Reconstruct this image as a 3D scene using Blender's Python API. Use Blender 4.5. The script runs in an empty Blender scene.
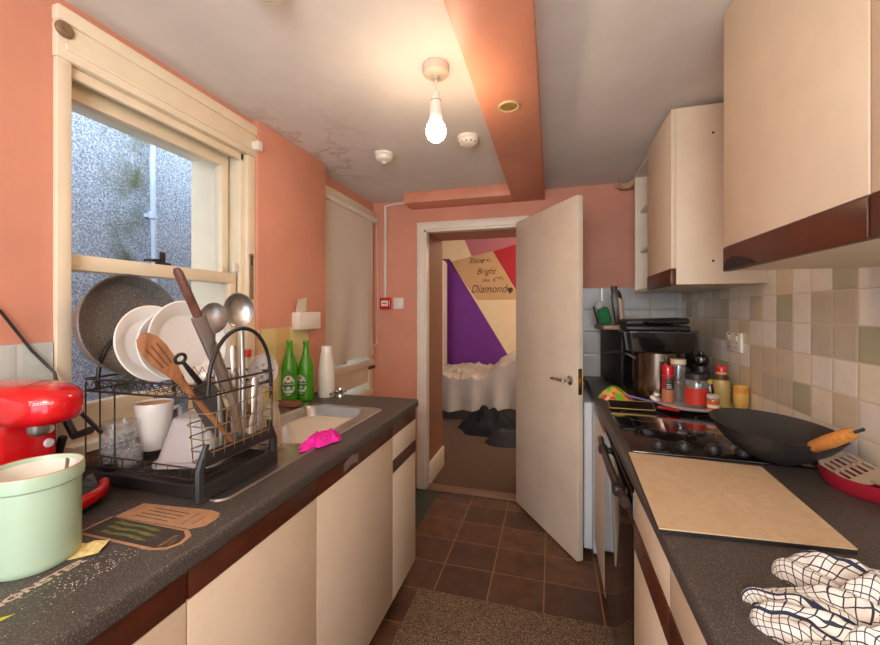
import bpy, bmesh, math, random
from mathutils import Vector, Matrix, noise
C = bpy.context.scene.collection
R = math.radians
PI = math.pi
rnd = random.Random(7)

# ------------------------------------------------------------------ materials
def lin(c):
    return tuple(((x/255)/12.92 if x/255 <= .04045 else ((x/255+.055)/1.055)**2.4) for x in c) + (1,)

class NT:
    def __init__(s, name):
        s.m = bpy.data.materials.new(name); s.m.use_nodes = True
        s.t = s.m.node_tree; s.b = s.t.nodes['Principled BSDF']; s.out = s.t.nodes['Material Output']
    def n(s, typ, **kw):
        x = s.t.nodes.new(typ)
        for k, v in kw.items(): setattr(x, k, v)
        return x
    def l(s, a, b): s.t.links.new(a, b)
    def math(s, op, a, b=None, c=None):
        x = s.n('ShaderNodeMath', operation=op)
        for i, v in enumerate((a, b, c)):
            if v is None: continue
            if isinstance(v, (int, float)): x.inputs[i].default_value = v
            else: s.l(v, x.inputs[i])
        return x.outputs[0]
    def co(s, kind='Object'):
        return s.n('ShaderNodeTexCoord').outputs[kind]
    def noise(s, scale, detail=4, vec=None, rough=.6):
        x = s.n('ShaderNodeTexNoise'); x.inputs['Scale'].default_value = scale
        x.inputs['Detail'].default_value = detail; x.inputs['Roughness'].default_value = rough
        s.l(vec if vec is not None else s.co(), x.inputs['Vector']); return x.outputs['Fac']
    def ramp(s, fac, stops, interp='LINEAR'):
        x = s.n('ShaderNodeValToRGB'); x.color_ramp.interpolation = interp
        e = x.color_ramp.elements
        while len(e) < len(stops): e.new(.5)
        for k, (p, c) in enumerate(stops): e[k].position = p; e[k].color = c
        s.l(fac, x.inputs[0]); return x.outputs[0]
    def mix(s, fac, a, b, mode='MIX'):
        x = s.n('ShaderNodeMix', data_type='RGBA', blend_type=mode)
        for sock, v in ((x.inputs[0], fac), (x.inputs[6], a), (x.inputs[7], b)):
            if isinstance(v, (int, float)): sock.default_value = v
            elif isinstance(v, tuple): sock.default_value = v
            else: s.l(v, sock)
        return x.outputs[2]
    def bump(s, h, strength=.3, dist=.002):
        x = s.n('ShaderNodeBump'); x.inputs['Strength'].default_value = strength
        x.inputs['Distance'].default_value = dist; s.l(h, x.inputs['Height']); s.l(x.outputs[0], s.b.inputs['Normal'])

def sc(c, k): return tuple(min(1, x*k) for x in c[:3]) + (1,)

def M(name, rgb, rough=.5, metal=0, var=.06, vs=6, bump=0, bs=200, coat=0, spec=.5, c2=None):
    n = NT(name); c = lin(rgb)
    f = n.noise(vs, 5)
    a = sc(c, 1-var*1.6); b = sc(c, 1+var*1.2)
    if c2: a = lin(c2)
    n.l(n.ramp(f, [(.3, a), (.7, b)]), n.b.inputs['Base Color'])
    n.b.inputs['Roughness'].default_value = rough; n.b.inputs['Metallic'].default_value = metal
    n.b.inputs['Specular IOR Level'].default_value = spec
    n.b.inputs['Coat Weight'].default_value = coat
    if bump: n.bump(n.noise(bs, 3), bump)
    return n.m

def speckle(name, base, spots, scale=350, lo=.6, hi=.68, rough=.4, base2=None, bump=.05, vs=5):
    n = NT(name)
    f = n.noise(scale, 2)
    bcol = n.ramp(n.noise(vs, 4), [(.3, lin(base2 or base)), (.7, lin(base))])
    m = n.ramp(f, [(lo, (0, 0, 0, 1)), (hi, (1, 1, 1, 1))])
    n.l(n.mix(m, bcol, lin(spots)), n.b.inputs['Base Color'])
    n.b.inputs['Roughness'].default_value = rough
    if bump: n.bump(f, bump)
    return n.m

def tiles(name, ua, va, size, ou, ov, palette, grout, rough=.25, gw=.018, var=.1, nscale=30, seed=0, bump=.5, sv=None):
    n = NT(name)
    sp = n.n('ShaderNodeSeparateXYZ'); n.l(n.co(), sp.inputs[0])
    v = n.math('DIVIDE', n.math('SUBTRACT', sp.outputs[va], ov), sv or size)
    fv = n.math('FLOOR', v)
    u = n.math('DIVIDE', n.math('SUBTRACT', sp.outputs[ua], ou), size)
    fu = n.math('FLOOR', u)
    cb = n.n('ShaderNodeCombineXYZ'); n.l(fu, cb.inputs[0]); n.l(fv, cb.inputs[1]); cb.inputs[2].default_value = seed
    wn = n.n('ShaderNodeTexWhiteNoise', noise_dimensions='3D'); n.l(cb.outputs[0], wn.inputs[0])
    k = len(palette)
    col = n.ramp(wn.outputs['Value'], [(i/k, lin(c)) for i, c in enumerate(palette)], 'CONSTANT')
    nz = n.noise(nscale, 5)
    col = n.mix(1.0, col, n.ramp(nz, [(.25, sc((1, 1, 1), 1-var)), (.75, (1, 1, 1, 1))]), 'MULTIPLY')
    du = n.math('PINGPONG', u, .5); dv = n.math('PINGPONG', v, .5)
    d = n.math('MINIMUM', du, dv)
    g = n.math('LESS_THAN', d, gw)
    n.l(n.mix(g, col, lin(grout)), n.b.inputs['Base Color'])
    n.l(n.math('ADD', n.math('MULTIPLY', g, .5), rough), n.b.inputs['Roughness'])
    hh = n.math('ADD', n.math('MINIMUM', n.math('MULTIPLY', d, 12), 1), n.math('MULTIPLY', nz, .15))
    n.bump(hh, bump, .002)
    return n.m

def thin_glass(name, tint=(1, 1, 1), gl=.12, rough=.02, diffuse=0, dcol=(255, 255, 255)):
    n = NT(name); n.t.nodes.remove(n.b)
    tr = n.n('ShaderNodeBsdfTransparent'); tr.inputs[0].default_value = tint + (1,)
    gg = n.n('ShaderNodeBsdfGlossy'); gg.inputs['Roughness'].default_value = rough
    lw = n.n('ShaderNodeLayerWeight'); lw.inputs[0].default_value = .35
    fac = n.math('MULTIPLY', n.math('MULTIPLY_ADD', lw.outputs['Fresnel'], .8, gl*.4), n.math('SUBTRACT', 1, n.n('ShaderNodeNewGeometry').outputs['Backfacing']))
    mx = n.n('ShaderNodeMixShader'); n.l(fac, mx.inputs[0]); n.l(tr.outputs[0], mx.inputs[1]); n.l(gg.outputs[0], mx.inputs[2])
    last = mx
    if diffuse:
        df = n.n('ShaderNodeBsdfDiffuse'); df.inputs[0].default_value = lin(dcol)
        m2 = n.n('ShaderNodeMixShader'); m2.inputs[0].default_value = diffuse
        n.l(mx.outputs[0], m2.inputs[1]); n.l(df.outputs[0], m2.inputs[2]); last = m2
    n.l(last.outputs[0], n.out.inputs[0]); return n.m

def emit(name, rgb, strength):
    n = NT(name); n.b.inputs['Base Color'].default_value = (1, 1, 1, 1)
    n.b.inputs['Emission Color'].default_value = lin(rgb); n.b.inputs['Emission Strength'].default_value = strength
    return n.m

def wood(name, a, b, scale=14, axis=2, rough=.45):
    n = NT(name); mp = n.n('ShaderNodeMapping'); n.l(n.co(), mp.inputs[0])
    s = [9, 9, 9]; s[axis] = 1; mp.inputs['Scale'].default_value = s
    n.l(n.ramp(n.noise(scale, 5, mp.outputs[0]), [(.3, lin(a)), (.7, lin(b))]), n.b.inputs['Base Color'])
    n.b.inputs['Roughness'].default_value = rough; return n.m

# ------------------------------------------------------------------ mesh builder
class G:
    def __init__(s): s.bm = bmesh.new(); s.uv = None
    def _add(s, verts, faces, mi=0, mt=None):
        vs = [s.bm.verts.new(mt @ Vector(v) if mt else v) for v in verts]
        fs = []
        for f in faces:
            try: x = s.bm.faces.new([vs[i] for i in f]); x.material_index = mi; fs.append(x)
            except ValueError: pass
        return vs, fs
    def box(s, x0, x1, y0, y1, z0, z1, bev=0, seg=2, mi=0, mt=None):
        v = [(x, y, z) for z in (z0, z1) for y in (y0, y1) for x in (x0, x1)]
        f = [(0, 2, 3, 1), (4, 5, 7, 6), (0, 1, 5, 4), (2, 6, 7, 3), (0, 4, 6, 2), (1, 3, 7, 5)]
        vs, fs = s._add(v, f, mi, mt)
        if bev:
            ed = list({e for q in fs for e in q.edges})
            r = bmesh.ops.bevel(s.bm, geom=ed, offset=bev, segments=seg, profile=.5, affect='EDGES', clamp_overlap=True)
            for q in r['faces']: q.material_index = mi
        return s
    def lathe(s, prof, n=32, mt=None, mi=0, a0=0, a1=2*PI):
        full = abs(a1-a0-2*PI) < 1e-6
        cols = n if full else n+1
        vs = []; rows = []
        for (r, z) in prof:
            if r < 1e-6:
                rows.append([len(vs)]*cols); vs.append((0, 0, z))
            else:
                row = []
                for k in range(cols):
                    a = a0+(a1-a0)*k/n; row.append(len(vs)); vs.append((r*math.cos(a), r*math.sin(a), z))
                rows.append(row)
        fs = []
        for i in range(len(prof)-1):
            for k in range(n):
                k2 = (k+1) % cols
                q = [rows[i][k], rows[i][k2], rows[i+1][k2], rows[i+1][k]]
                u = []
                for x in q:
                    if x not in u: u.append(x)
                if len(u) > 2: fs.append(u)
        s._add(vs, fs, mi, mt); return s
    def cyl(s, p0, p1, r0, r1=None, n=16, mi=0):
        return s.tube([p0, p1], [r0, r0 if r1 is None else r1], n, mi)
    def tube(s, path, r, n=8, mi=0, cap=True, flat=None, up=None, closed=False):
        P = [Vector(p) for p in path]; k = len(P)
        if isinstance(r, (int, float)): r = [r]*k
        fl = flat if isinstance(flat, (list, tuple)) else [flat or 1]*k
        T = []
        for i in range(k):
            if closed: d = P[(i+1) % k]-P[i-1]
            else: d = P[min(i+1, k-1)]-P[max(i-1, 0)]
            T.append(d.normalized())
        ref = Vector(up) if up else (Vector((0, 0, 1)) if abs(T[0].z) < .9 else Vector((0, 1, 0)))
        nn = (ref-T[0]*ref.dot(T[0])).normalized()
        vs = []
        for i in range(k):
            if i: nn = (nn-T[i]*nn.dot(T[i])).normalized()
            b = T[i].cross(nn)
            for j in range(n):
                a = 2*PI*j/n; vs.append(P[i]+nn*(math.cos(a)*r[i]*fl[i])+b*(math.sin(a)*r[i]))
        fs = []
        for i in range(k if closed else k-1):
            i2 = (i+1) % k
            for j in range(n):
                j2 = (j+1) % n; fs.append((i*n+j, i*n+j2, i2*n+j2, i2*n+j))
        if cap and not closed: fs += [tuple(range(n-1, -1, -1)), tuple((k-1)*n+j for j in range(n))]
        s._add(vs, fs, mi); return s
    def prism(s, poly, axis, a0, a1, mi=0, mt=None, bev=0):
        def p(u, v, w): return {'x': (w, u, v), 'y': (u, w, v), 'z': (u, v, w)}[axis]
        k = len(poly)
        vs = [p(u, v, a0) for u, v in poly]+[p(u, v, a1) for u, v in poly]
        fs = [tuple(range(k-1, -1, -1)), tuple(range(k, 2*k))]+[(i, (i+1) % k, k+(i+1) % k, k+i) for i in range(k)]
        _, ff = s._add(vs, fs, mi, mt)
        if bev:
            ed = list({e for q in ff[:2] for e in q.edges})
            bmesh.ops.bevel(s.bm, geom=ed, offset=bev, segments=2, profile=.5, affect='EDGES', clamp_overlap=True)
        return s
    def sheet(s, fn, nu, nv, mi=0, uvfn=None, cu=False):
        vs = [fn(i/nu, j/nv) for j in range(nv+1) for i in range(nu+1)]
        fs = [(j*(nu+1)+i, j*(nu+1)+i+1, (j+1)*(nu+1)+i+1, (j+1)*(nu+1)+i) for j in range(nv) for i in range(nu)]
        _, ff = s._add(vs, fs, mi)
        if uvfn:
            if not s.uv: s.uv = s.bm.loops.layers.uv.new('UVMap')
            for q, idx in zip(ff, fs):
                for lp, ix in zip(q.loops, idx):
                    lp[s.uv].uv = uvfn((ix % (nu+1))/nu, (ix//(nu+1))/nv)
        return s
    def superell(s, c, rad, e1=.6, e2=.6, nu=32, nv=20, mi=0, mt=None):
        def sp(x, e): return math.copysign(abs(x)**e, x)
        prof = []
        vs = []; fs = []
        for j in range(nv+1):
            ph = -PI/2+PI*j/nv
            for i in range(nu):
                th = 2*PI*i/nu
                vs.append((c[0]+rad[0]*sp(math.cos(ph), e1)*sp(math.cos(th), e2), c[1]+rad[1]*sp(math.cos(ph), e1)*sp(math.sin(th), e2), c[2]+rad[2]*sp(math.sin(ph), e1)))
        for j in range(nv):
            for i in range(nu):
                fs.append((j*nu+i, j*nu+(i+1) % nu, (j+1)*nu+(i+1) % nu, (j+1)*nu+i))
        s._add(vs, fs, mi, mt); bmesh.ops.remove_doubles(s.bm, verts=s.bm.verts[:], dist=1e-5); return s
    def text(s, body, size, fn, mi=0, shear=0, extrude=0, align='LEFT', sx=1, bold=0):
        cu = bpy.data.curves.new('t', 'FONT'); cu.body = body; cu.size = size; cu.shear = shear; cu.align_x = align; cu.resolution_u = 3; cu.offset = bold
        o = bpy.data.objects.new('t', cu); C.objects.link(o)
        me = bpy.data.meshes.new_from_object(o.evaluated_get(bpy.context.evaluated_depsgraph_get()))
        bpy.data.objects.remove(o); bpy.data.curves.remove(cu)
        s._add([fn(v.co.x*sx, v.co.y) for v in me.vertices], [tuple(p.vertices) for p in me.polygons], mi)
        bpy.data.meshes.remove(me); return s
    def solidify(s, t):
        fs = s.bm.faces[:]; bmesh.ops.recalc_face_normals(s.bm, faces=fs)
        bmesh.ops.solidify(s.bm, geom=fs, thickness=t); return s

def obj(name, g, mats, parent=None, world=False, sharp=38, fix=True, sub=0):
    bm = g.bm
    if fix: bmesh.ops.recalc_face_normals(bm, faces=bm.faces[:])
    if world and parent is not None:
        off = -absloc(parent); bmesh.ops.translate(bm, verts=bm.verts[:], vec=off)
    me = bpy.data.meshes.new(name); bm.to_mesh(me); bm.free()
    for p in me.polygons: p.use_smooth = True
    me.set_sharp_from_angle(angle=R(sharp))
    for m in (mats if isinstance(mats, (list, tuple)) else [mats]): me.materials.append(m)
    o = bpy.data.objects.new(name, me); C.objects.link(o)
    if parent is not None: o.parent = parent
    if sub:
        md = o.modifiers.new('s', 'SUBSURF'); md.levels = sub; md.render_levels = sub
    return o
def absloc(o):
    v = Vector((0, 0, 0))
    while o is not None: v += o.location; o = o.parent
    return v
def tag(o, label, cat, group=None):
    o['label'] = label; o['category'] = cat
    if group: o['group'] = group
    return o
def thing(name, label, cat, loc=(0, 0, 0), rz=0, group=None):
    o = bpy.data.objects.new(name, None); C.objects.link(o); o.location = loc; o.rotation_euler = (0, 0, rz)
    o.empty_display_size = .05
    return tag(o, label, cat, group)
def struct(name, g, m, label=None, cat=None, **kw):
    o = obj(name, g, m, **kw); o['kind'] = 'structure'
    if label: o['label'] = label; o['category'] = cat
    return o
def dup(root, loc, label=None, rz=None):
    r = root.copy(); C.objects.link(r); r.location = loc
    if rz is not None: r.rotation_euler = (0, 0, rz)
    if label: r['label'] = label
    for ch in list(root.children):
        c = ch.copy(); C.objects.link(c); c.parent = r
        for gch in list(ch.children):
            d = gch.copy(); C.objects.link(d); d.parent = c
    return r
def place(o, origin, xax, zax):
    """orient an Empty so that local X runs along xax and local Z as near zax as it can"""
    x = Vector(xax).normalized(); z = Vector(zax); z = (z-x*z.dot(x)).normalized(); y = z.cross(x)
    m = Matrix((x, y, z)).transposed().to_4x4(); m.translation = Vector(origin)
    o.location = origin; o.rotation_euler = m.to_euler()
def frame(origin, xax, zax):
    x = Vector(xax).normalized(); z = Vector(zax); z = (z-x*z.dot(x)).normalized(); y = z.cross(x)
    m = Matrix((x, y, z)).transposed().to_4x4(); m.translation = Vector(origin); return m
def arc(cx, cy, r, a0, a1, n): return [(cx+r*math.cos(R(a0+(a1-a0)*i/n)), cy+r*math.sin(R(a0+(a1-a0)*i/n))) for i in range(n+1)]

# ------------------------------------------------------------------ palette
salmon = M('salmon_paint', (217, 150, 124), .6, var=.05, vs=3, bump=.15, bs=60)
salmon_beam = M('beam_paint', (226, 152, 122), .5, var=.06, vs=4, bump=.1, bs=40)
n = NT('ceiling_paint')
sp = n.n('ShaderNodeSeparateXYZ'); n.l(n.co(), sp.inputs[0])
dx = n.math('DIVIDE', n.math('ADD', sp.outputs[0], 1.22), .42); dy = n.math('DIVIDE', n.math('SUBTRACT', sp.outputs[1], 1.85), .62)
dd = n.math('ADD', n.math('MULTIPLY', dx, dx), n.math('MULTIPLY', dy, dy))
ms = n.math('MAXIMUM', n.math('SUBTRACT', 1, dd), 0)
rg = n.math('ABSOLUTE', n.math('SUBTRACT', n.noise(3.2, 5), .5))
ln_ = n.math('MULTIPLY', n.math('SUBTRACT', 1, n.math('MINIMUM', n.math('DIVIDE', rg, .035), 1)), ms)
cbase = n.ramp(n.noise(2.5, 5), [(.3, lin((224, 218, 211))), (.7, lin((238, 233, 226)))])
n.l(n.mix(n.math('MULTIPLY', ln_, .38), cbase, lin((158, 116, 92))), n.b.inputs['Base Color']); n.b.inputs['Roughness'].default_value = .85
n.bump(n.noise(50, 3), .1); ceil_m = n.m
white_gloss = M('cream_gloss_paint', (238, 224, 196), .35, var=.04)
trim_white = M('white_trim_paint', (236, 226, 210), .4, var=.04)
door_paint = M('door_paint', (232, 218, 196), .4, var=.05, vs=4)
cream = M('cream_laminate', (226, 208, 182), .42, var=.03, vs=8)
cream_in = M('white_carcass', (232, 222, 204), .5, var=.04)
brown = M('mahogany_strip', (84, 42, 26), .33, var=.2, vs=12)
plinth_m = M('dark_plinth', (60, 40, 30), .6, var=.15)
worktop_m = speckle('charcoal_worktop', (72, 67, 63), (122, 114, 106), 380, .54, .66, .45, (58, 54, 51), .05)
steel = M('stainless_steel', (190, 188, 184), .28, .95, var=.06, vs=20)
steel_dk = M('dull_steel', (150, 146, 140), .38, .9, var=.12, vs=30)
chrome = M('chrome', (215, 212, 208), .12, 1, var=.03)
brass = M('brass', (190, 150, 90), .25, 1, var=.06)
black_pl = M('black_plastic', (38, 36, 36), .42, var=.15, vs=30)
black_gl = M('black_gloss', (22, 20, 20), .1, var=.1, coat=.4)
black_iron = speckle('seasoned_iron', (54, 52, 50), (84, 80, 76), 500, .6, .72, .42, (44, 43, 42), .1)
wire_m = M('black_wire', (66, 54, 46), .4, .4, var=.2, vs=60)
wire_gold = M('worn_wire', (176, 156, 120), .35, .8, var=.2, vs=60)
white_cer = M('white_ceramic', (236, 234, 230), .15, var=.02, coat=.3)
white_pl = M('white_plastic', (232, 226, 214), .4, var=.03)
red_pl = M('red_gloss_plastic', (206, 16, 26), .16, var=.06, coat=.4)
red_cer = M('red_ceramic', (150, 28, 48), .2, var=.1, coat=.3)
mint = M('mint_enamel', (176, 204, 178), .32, var=.03, vs=5, coat=.2)
pan_m = speckle('grey_speckled_coating', (104, 100, 96), (150, 146, 140), 330, .55, .66, .42, (84, 82, 80), .1)
wood_sp = wood('beech', (118, 74, 44), (166, 112, 70), 9, 2)
wood_dk = wood('dark_wood_handle', (70, 42, 32), (112, 70, 54), 10, 2)
wood_lt = wood('orange_wood_handle', (196, 124, 54), (226, 158, 82), 10, 0)
glass = thin_glass('clear_glass', (.93, .94, .95), .25, .03, .10, (225, 228, 232))
pane_m = thin_glass('window_pane', gl=.05)
green_gl = thin_glass('green_bottle_glass', (.40, .84, .18), .2, .04, .36, (104, 196, 44))
frost = thin_glass('frosted_plastic', (.92, .92, .93), .1, .3, .38, (215, 212, 212))
pipe_white = M('pipe_white', (228, 222, 212), .45, var=.04)
# ------------------------------------------------------------------ the setting
vinyl = tiles('slate_vinyl', 0, 1, .2565, -.5455, 1.795, [(112, 76, 54), (126, 86, 60), (98, 68, 50), (118, 80, 54), (106, 74, 56)], (164, 126, 94), .36, .011, .6, 11, 3, .25, .2185)
struct('floor', G().box(-1.36, .82, -1.2, 3.3, -.05, 0), vinyl)
struct('ceiling', G().box(-1.7, .95, -1.2, 3.3, 2.2, 2.25), ceil_m)
# water-stained ceiling corner is in the paint itself; downstand beam and bulkhead
g = G(); g.box(-.259, -.043, -1.2, 2.82, 2.125, 2.2, .004); g.box(-1.02, -.259, 2.63, 2.82, 2.125, 2.2, .004)
struct('trim_1', g, salmon_beam)
# left wall: window wall, pier, recess
g = G()
g.box(-1.55, -1.28, -1.2, .742, 0, 2.2); g.box(-1.55, -1.28, .742, 1.395, 0, .97); g.box(-1.55, -1.28, .742, 1.395, 2.04, 2.2)
g.box(-1.55, -1.28, 1.395, 1.442, 0, 2.2); g.box(-1.55, -1.25, 1.442, 1.986, 0, 2.2, .006)
g.box(-1.55, -1.354, 1.986, 2.12, 0, 2.2); g.box(-1.55, -1.354, 2.12, 2.80, 0, .70); g.box(-1.55, -1.354, 2.12, 2.80, 2.1, 2.2); g.box(-1.55, -1.354, 2.80, 2.82, 0, 2.2)
struct('wall_left', g, salmon)
# back wall (thick) with door opening, right wall, front wall with an unseen glazed opening added for fill light
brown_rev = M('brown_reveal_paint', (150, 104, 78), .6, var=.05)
g = G(); g.box(-1.55, -.925, 2.82, 3.3, 0, 2.2); g.box(-.205, .95, 2.82, 3.3, 0, 2.2); g.box(-.925, -.205, 2.82, 3.3, 1.965, 2.2)
struct('wall_back', g, salmon)
struct('wall_right', G().box(.81, .95, -1.2, 2.82, 0, 2.2), salmon)
g = G(); g.box(-1.55, -1.1, -1.3, -1.2, 0, 2.25); g.box(.7, .95, -1.3, -1.2, 0, 2.25); g.box(-1.1, .7, -1.3, -1.2, 2.12, 2.25); g.box(-1.1, .7, -1.3, -1.2, 0, .3)
struct('wall_front', g, salmon)
g = G()
for x0, x1 in ((-1.1, -1.04), (-.23, -.17), (.64, .7)): g.box(x0, x1, -1.28, -1.22, .3, 2.12)
g.box(-1.1, .7, -1.28, -1.22, .3, .36); g.box(-1.1, .7, -1.28, -1.22, 2.06, 2.12)
w3 = struct('added_fill_window', g, trim_white)  # unseen window added behind the camera so more sky light gets in
obj('pane', G().box(-1.05, .65, -1.252, -1.248, .35, 2.07), pane_m, w3)
# lining of the door opening: brown paint and tall white skirting
struct('trim_2', G().box(-.925, -.918, 2.87, 3.3, .0, 1.965), brown_rev)
struct('baseboard_left', G().box(-.918, -.900, 2.90, 3.3, 0, .17, .004), trim_white)
# architrave
g = G(); g.box(-.98, -.925, 2.798, 2.82, 0, 2.02, .004); g.box(-.205, -.15, 2.798, 2.82, 0, 2.02, .004); g.box(-.98, -.15, 2.797, 2.82, 1.965, 2.02, .004)
g.box(-.925, -.905, 2.80, 2.875, 0, 1.965, .003); g.box(-.925, -.205, 2.80, 2.875, 1.945, 1.965, .003); g.box(-.215, -.205, 2.845, 2.875, 0, 1.965)
struct('trim_3', g, trim_white)
struct('trim_4', G().box(-.925, -.205, 2.80, 2.90, 0, .012, .004), M('threshold_strip', (128, 100, 78), .5))
green_til = tiles('green_grey_vinyl', 0, 1, .2565, -.5455, 1.795, [(52, 66, 58), (60, 74, 64)], (80, 90, 80), .4, .014, .3, 20, 5, .2)
struct('trim_5', G().box(-1.354, -.80, 1.90, 2.80, 0, .003), green_til)
# tiled splashbacks
pal_r = [(242, 234, 218), (220, 204, 174), (186, 182, 150), (246, 240, 228), (230, 212, 178), (206, 194, 172), (240, 228, 204)]
til_r = tiles('cream_sage_tiles', 1, 2, .1, .03, .91, pal_r, (206, 190, 162), .2, .016, .12, 14, 8, .5)
struct('trim_6', G().box(.802, .81, -1.2, 2.82, .91, 1.62), til_r)
til_b = tiles('pale_grey_tiles', 0, 2, .15, .02, .91, [(204, 204, 200), (192, 194, 194), (210, 208, 202)], (168, 164, 158), .15, .012, .1, 14, 2, .5)
struct('trim_7', G().box(-.15, .802, 2.812, 2.82, .91, 1.505), til_b)
til_l = tiles('pale_green_white_tiles', 1, 2, .15, .64, .968, [(214, 220, 212), (206, 214, 206), (220, 222, 214)], (186, 186, 178), .2, .012, .06, 14, 4, .4)
struct('trim_8', G().box(-1.28, -1.271, -1.2, .714, .91, 1.268), til_l)
til_p = tiles('yellow_cream_tiles', 1, 2, .1, 1.453, .97, [(228, 190, 122), (222, 206, 160), (214, 190, 150), (230, 214, 150)], (206, 186, 150), .25, .014, .08, 14, 6, .4)
struct('trim_9', G().box(-1.25, -1.242, 1.443, 1.80, .91, 1.27), til_p)
# window_1: sliding sash
g = G()
g.box(-1.28, -1.262, .717, .752, .97, 2.03, .004); g.box(-1.28, -1.262, 1.393, 1.441, .97, 2.03, .004)
g.box(-1.28, -1.258, .715, 1.4415, 2.03, 2.126, .004); g.box(-1.28, -1.250, .713, 1.4418, 2.125, 2.166, .006); g.box(-1.28, -1.254, .735, 1.425, 2.055, 2.07, .003)
g.box(-1.57, -1.28, .742, .752, .97, 2.04); g.box(-1.57, -1.28, 1.393, 1.403, .97, 2.04); g.box(-1.57, -1.28, .75, 1.395, 2.03, 2.04)
g.box(-1.30, -1.282, 1.375, 1.395, 1.0, 2.03, .003); g.box(-1.30, -1.282, .752, .757, 1.0, 2.03, .002); g.box(-1.30, -1.282, .752, 1.395, 2.0, 2.03, .003)
w1 = struct('window_1', g, white_gloss)
obj('window_sill', G().box(-1.52, -1.225, .73, 1.44, .955, .985, .006), white_gloss, w1)
def sash(nm, x0, x1, z0, z1, bot, top, st, mat):
    g = G(); y0, y1 = .752, 1.376
    g.box(x0, x1, y0, y0+st*.62, z0, z1, .003); g.box(x0, x1, y1-st, y1, z0, z1, .003)
    g.box(x0-.001, x1+.001, y0, y1, z0, z0+bot, .004); g.box(x0-.001, x1+.001, y0, y1, z1-top, z1, .004)
    o = obj(nm, g, mat, w1); xm = (x0+x1)/2
    obj('pane', G().box(xm-.002, xm+.002, y0+st*.62-.004, y1-st+.004, z0+bot-.004, z1-top+.004), pane_m, o)
    return o
sash_grey = M('weathered_sash_paint', (206, 204, 196), .5, var=.08)
ls = sash('lower_sash', -1.338, -1.304, .985, 1.512, .095, .045, .036, white_gloss)
us = sash('upper_sash', -1.382, -1.346, 1.468, 2.03, .045, .06, .036, white_gloss)
g = G(); g.box(-1.342, -1.316, 1.045, 1.085, 1.512, 1.522, .002); g.box(-1.336, -1.322, 1.055, 1.072, 1.52, 1.56, .005)
g.tube([(-1.33, 1.05, 1.528), (-1.33, 1.0, 1.524)], [.006, .004])
obj('sash_fastener', g, black_pl, ls)
def bracket(y, z):
    mt = frame((-1.258, y, z), (0, 1, 0), (1, 0, 0))
    g = G().lathe([(0, 0), (.021, 0), (.021, .006), (.016, .010), (.010, .011), (.007, .009), (0, .009)], 24, mt)
    return g
obj('blind_bracket', bracket(.730, 2.105), M('bracket_bronze', (150, 120, 92), .4, .3), w1)
g = bracket(1.43, 2.075); g.box(-1.258, -1.225, 1.415, 1.445, 2.055, 2.095, .004)
obj('blind_bracket', g, white_pl, w1)
mt = frame((-1.262, 1.415, 1.5), (0, 0, 1), (1, 0, 0))
g = G(); g.prism([(-.10, -.011), (.075, -.011)]+arc(.085, 0, .016, -60, 60, 6)+[(.075, .011), (-.10, .011)], 'z', 0, .003, mt=mt)
obj('lock_plate', g, M('dull_bronze', (150, 128, 108), .4, .2), w1)
obj('slot', G().prism([(.05, -.004), (.09, -.004), (.09, .004), (.05, .004)], 'z', .003, .0036, mt=mt), black_pl, w1)
g = G(); g.box(-1.30, -1.286, 1.345, 1.372, 1.515, 1.555, .004); obj('cord_cleat', g, white_pl, w1)
obj('sash_cord', G().tube([(-1.29, 1.382, 1.95), (-1.29, 1.384, 1.75), (-1.29, 1.38, 1.56)], .004), M('grey_cord', (120, 118, 116), .8), w1)
# window_2 in the recess, mostly behind a blind
g = G()
g.box(-1.40, -1.35, 2.12, 2.17, .70, 2.1); g.box(-1.40, -1.35, 2.75, 2.80, .70, 2.1); g.box(-1.40, -1.35, 2.12, 2.80, 2.02, 2.1)
g.box(-1.40, -1.338, 2.12, 2.80, .925, .975, .004); g.box(-1.40, -1.36, 2.12, 2.80, .80, .93); g.box(-1.40, -1.34, 2.12, 2.80, .70, .74); g.box(-1.354, -1.335, 2.09, 2.82, 2.08, 2.13, .004)
g.box(-1.57, -1.40, 2.12, 2.80, .695, .705); g.box(-1.57, -1.40, 2.795, 2.803, .70, 2.1); g.box(-1.57, -1.40, 2.117, 2.125, .70, 2.1)
w2 = struct('window_2', g, white_gloss)
obj('pane', G().box(-1.377, -1.373, 2.15, 2.77, .73, 2.05), pane_m, w2)
g = G(); g.box(-1.338, -1.32, 2.70, 2.76, .905, .925, .005); g.box(-1.33, -1.31, 2.735, 2.775, .91, .93, .006); obj('latch', g, black_pl, w2)
# door_1: flush leaf standing open into the kitchen
d1 = struct('door_1', G().box(0, .69, -.04, 0, .008, 1.972, .003), door_paint)
d1['label'] = 'plain cream flush door standing open with a lever handle'; d1['category'] = 'door'
ang = math.atan2(-.58, .37); d1.location = (-.205, 2.81, 0); d1.rotation_euler = (0, 0, ang)
def lever(sgn, y):
    g = G(); mt = frame((.635, y, .97), (1, 0, 0), (0, sgn, 0))
    g.lathe([(0, 0), (.026, 0), (.026, .006), (.018, .01), (.011, .012), (.011, .05), (0, .05)], 24, mt)
    g.tube([(.635, y+sgn*.045, .97), (.60, y+sgn*.048, .97), (.54, y+sgn*.048, .968), (.515, y+sgn*.046, .965)], [.011, .010, .009, .007], 10)
    return g
obj('door_handle', lever(-1, -.04), chrome, d1)
obj('door_handle', lever(1, 0), brass, d1)
g = G(); g.box(.69, .692, -.031, -.009, .90, 1.04); g.box(.69, .70, -.026, -.014, .955, .985, .003); obj('latch_plate', g, brass, d1)
g = G()
for z in (.25, 1.7): g.cyl((-.004, .004, z-.04), (-.004, .004, z+.04), .006)
obj('hinge', g, steel, d1)
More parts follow.
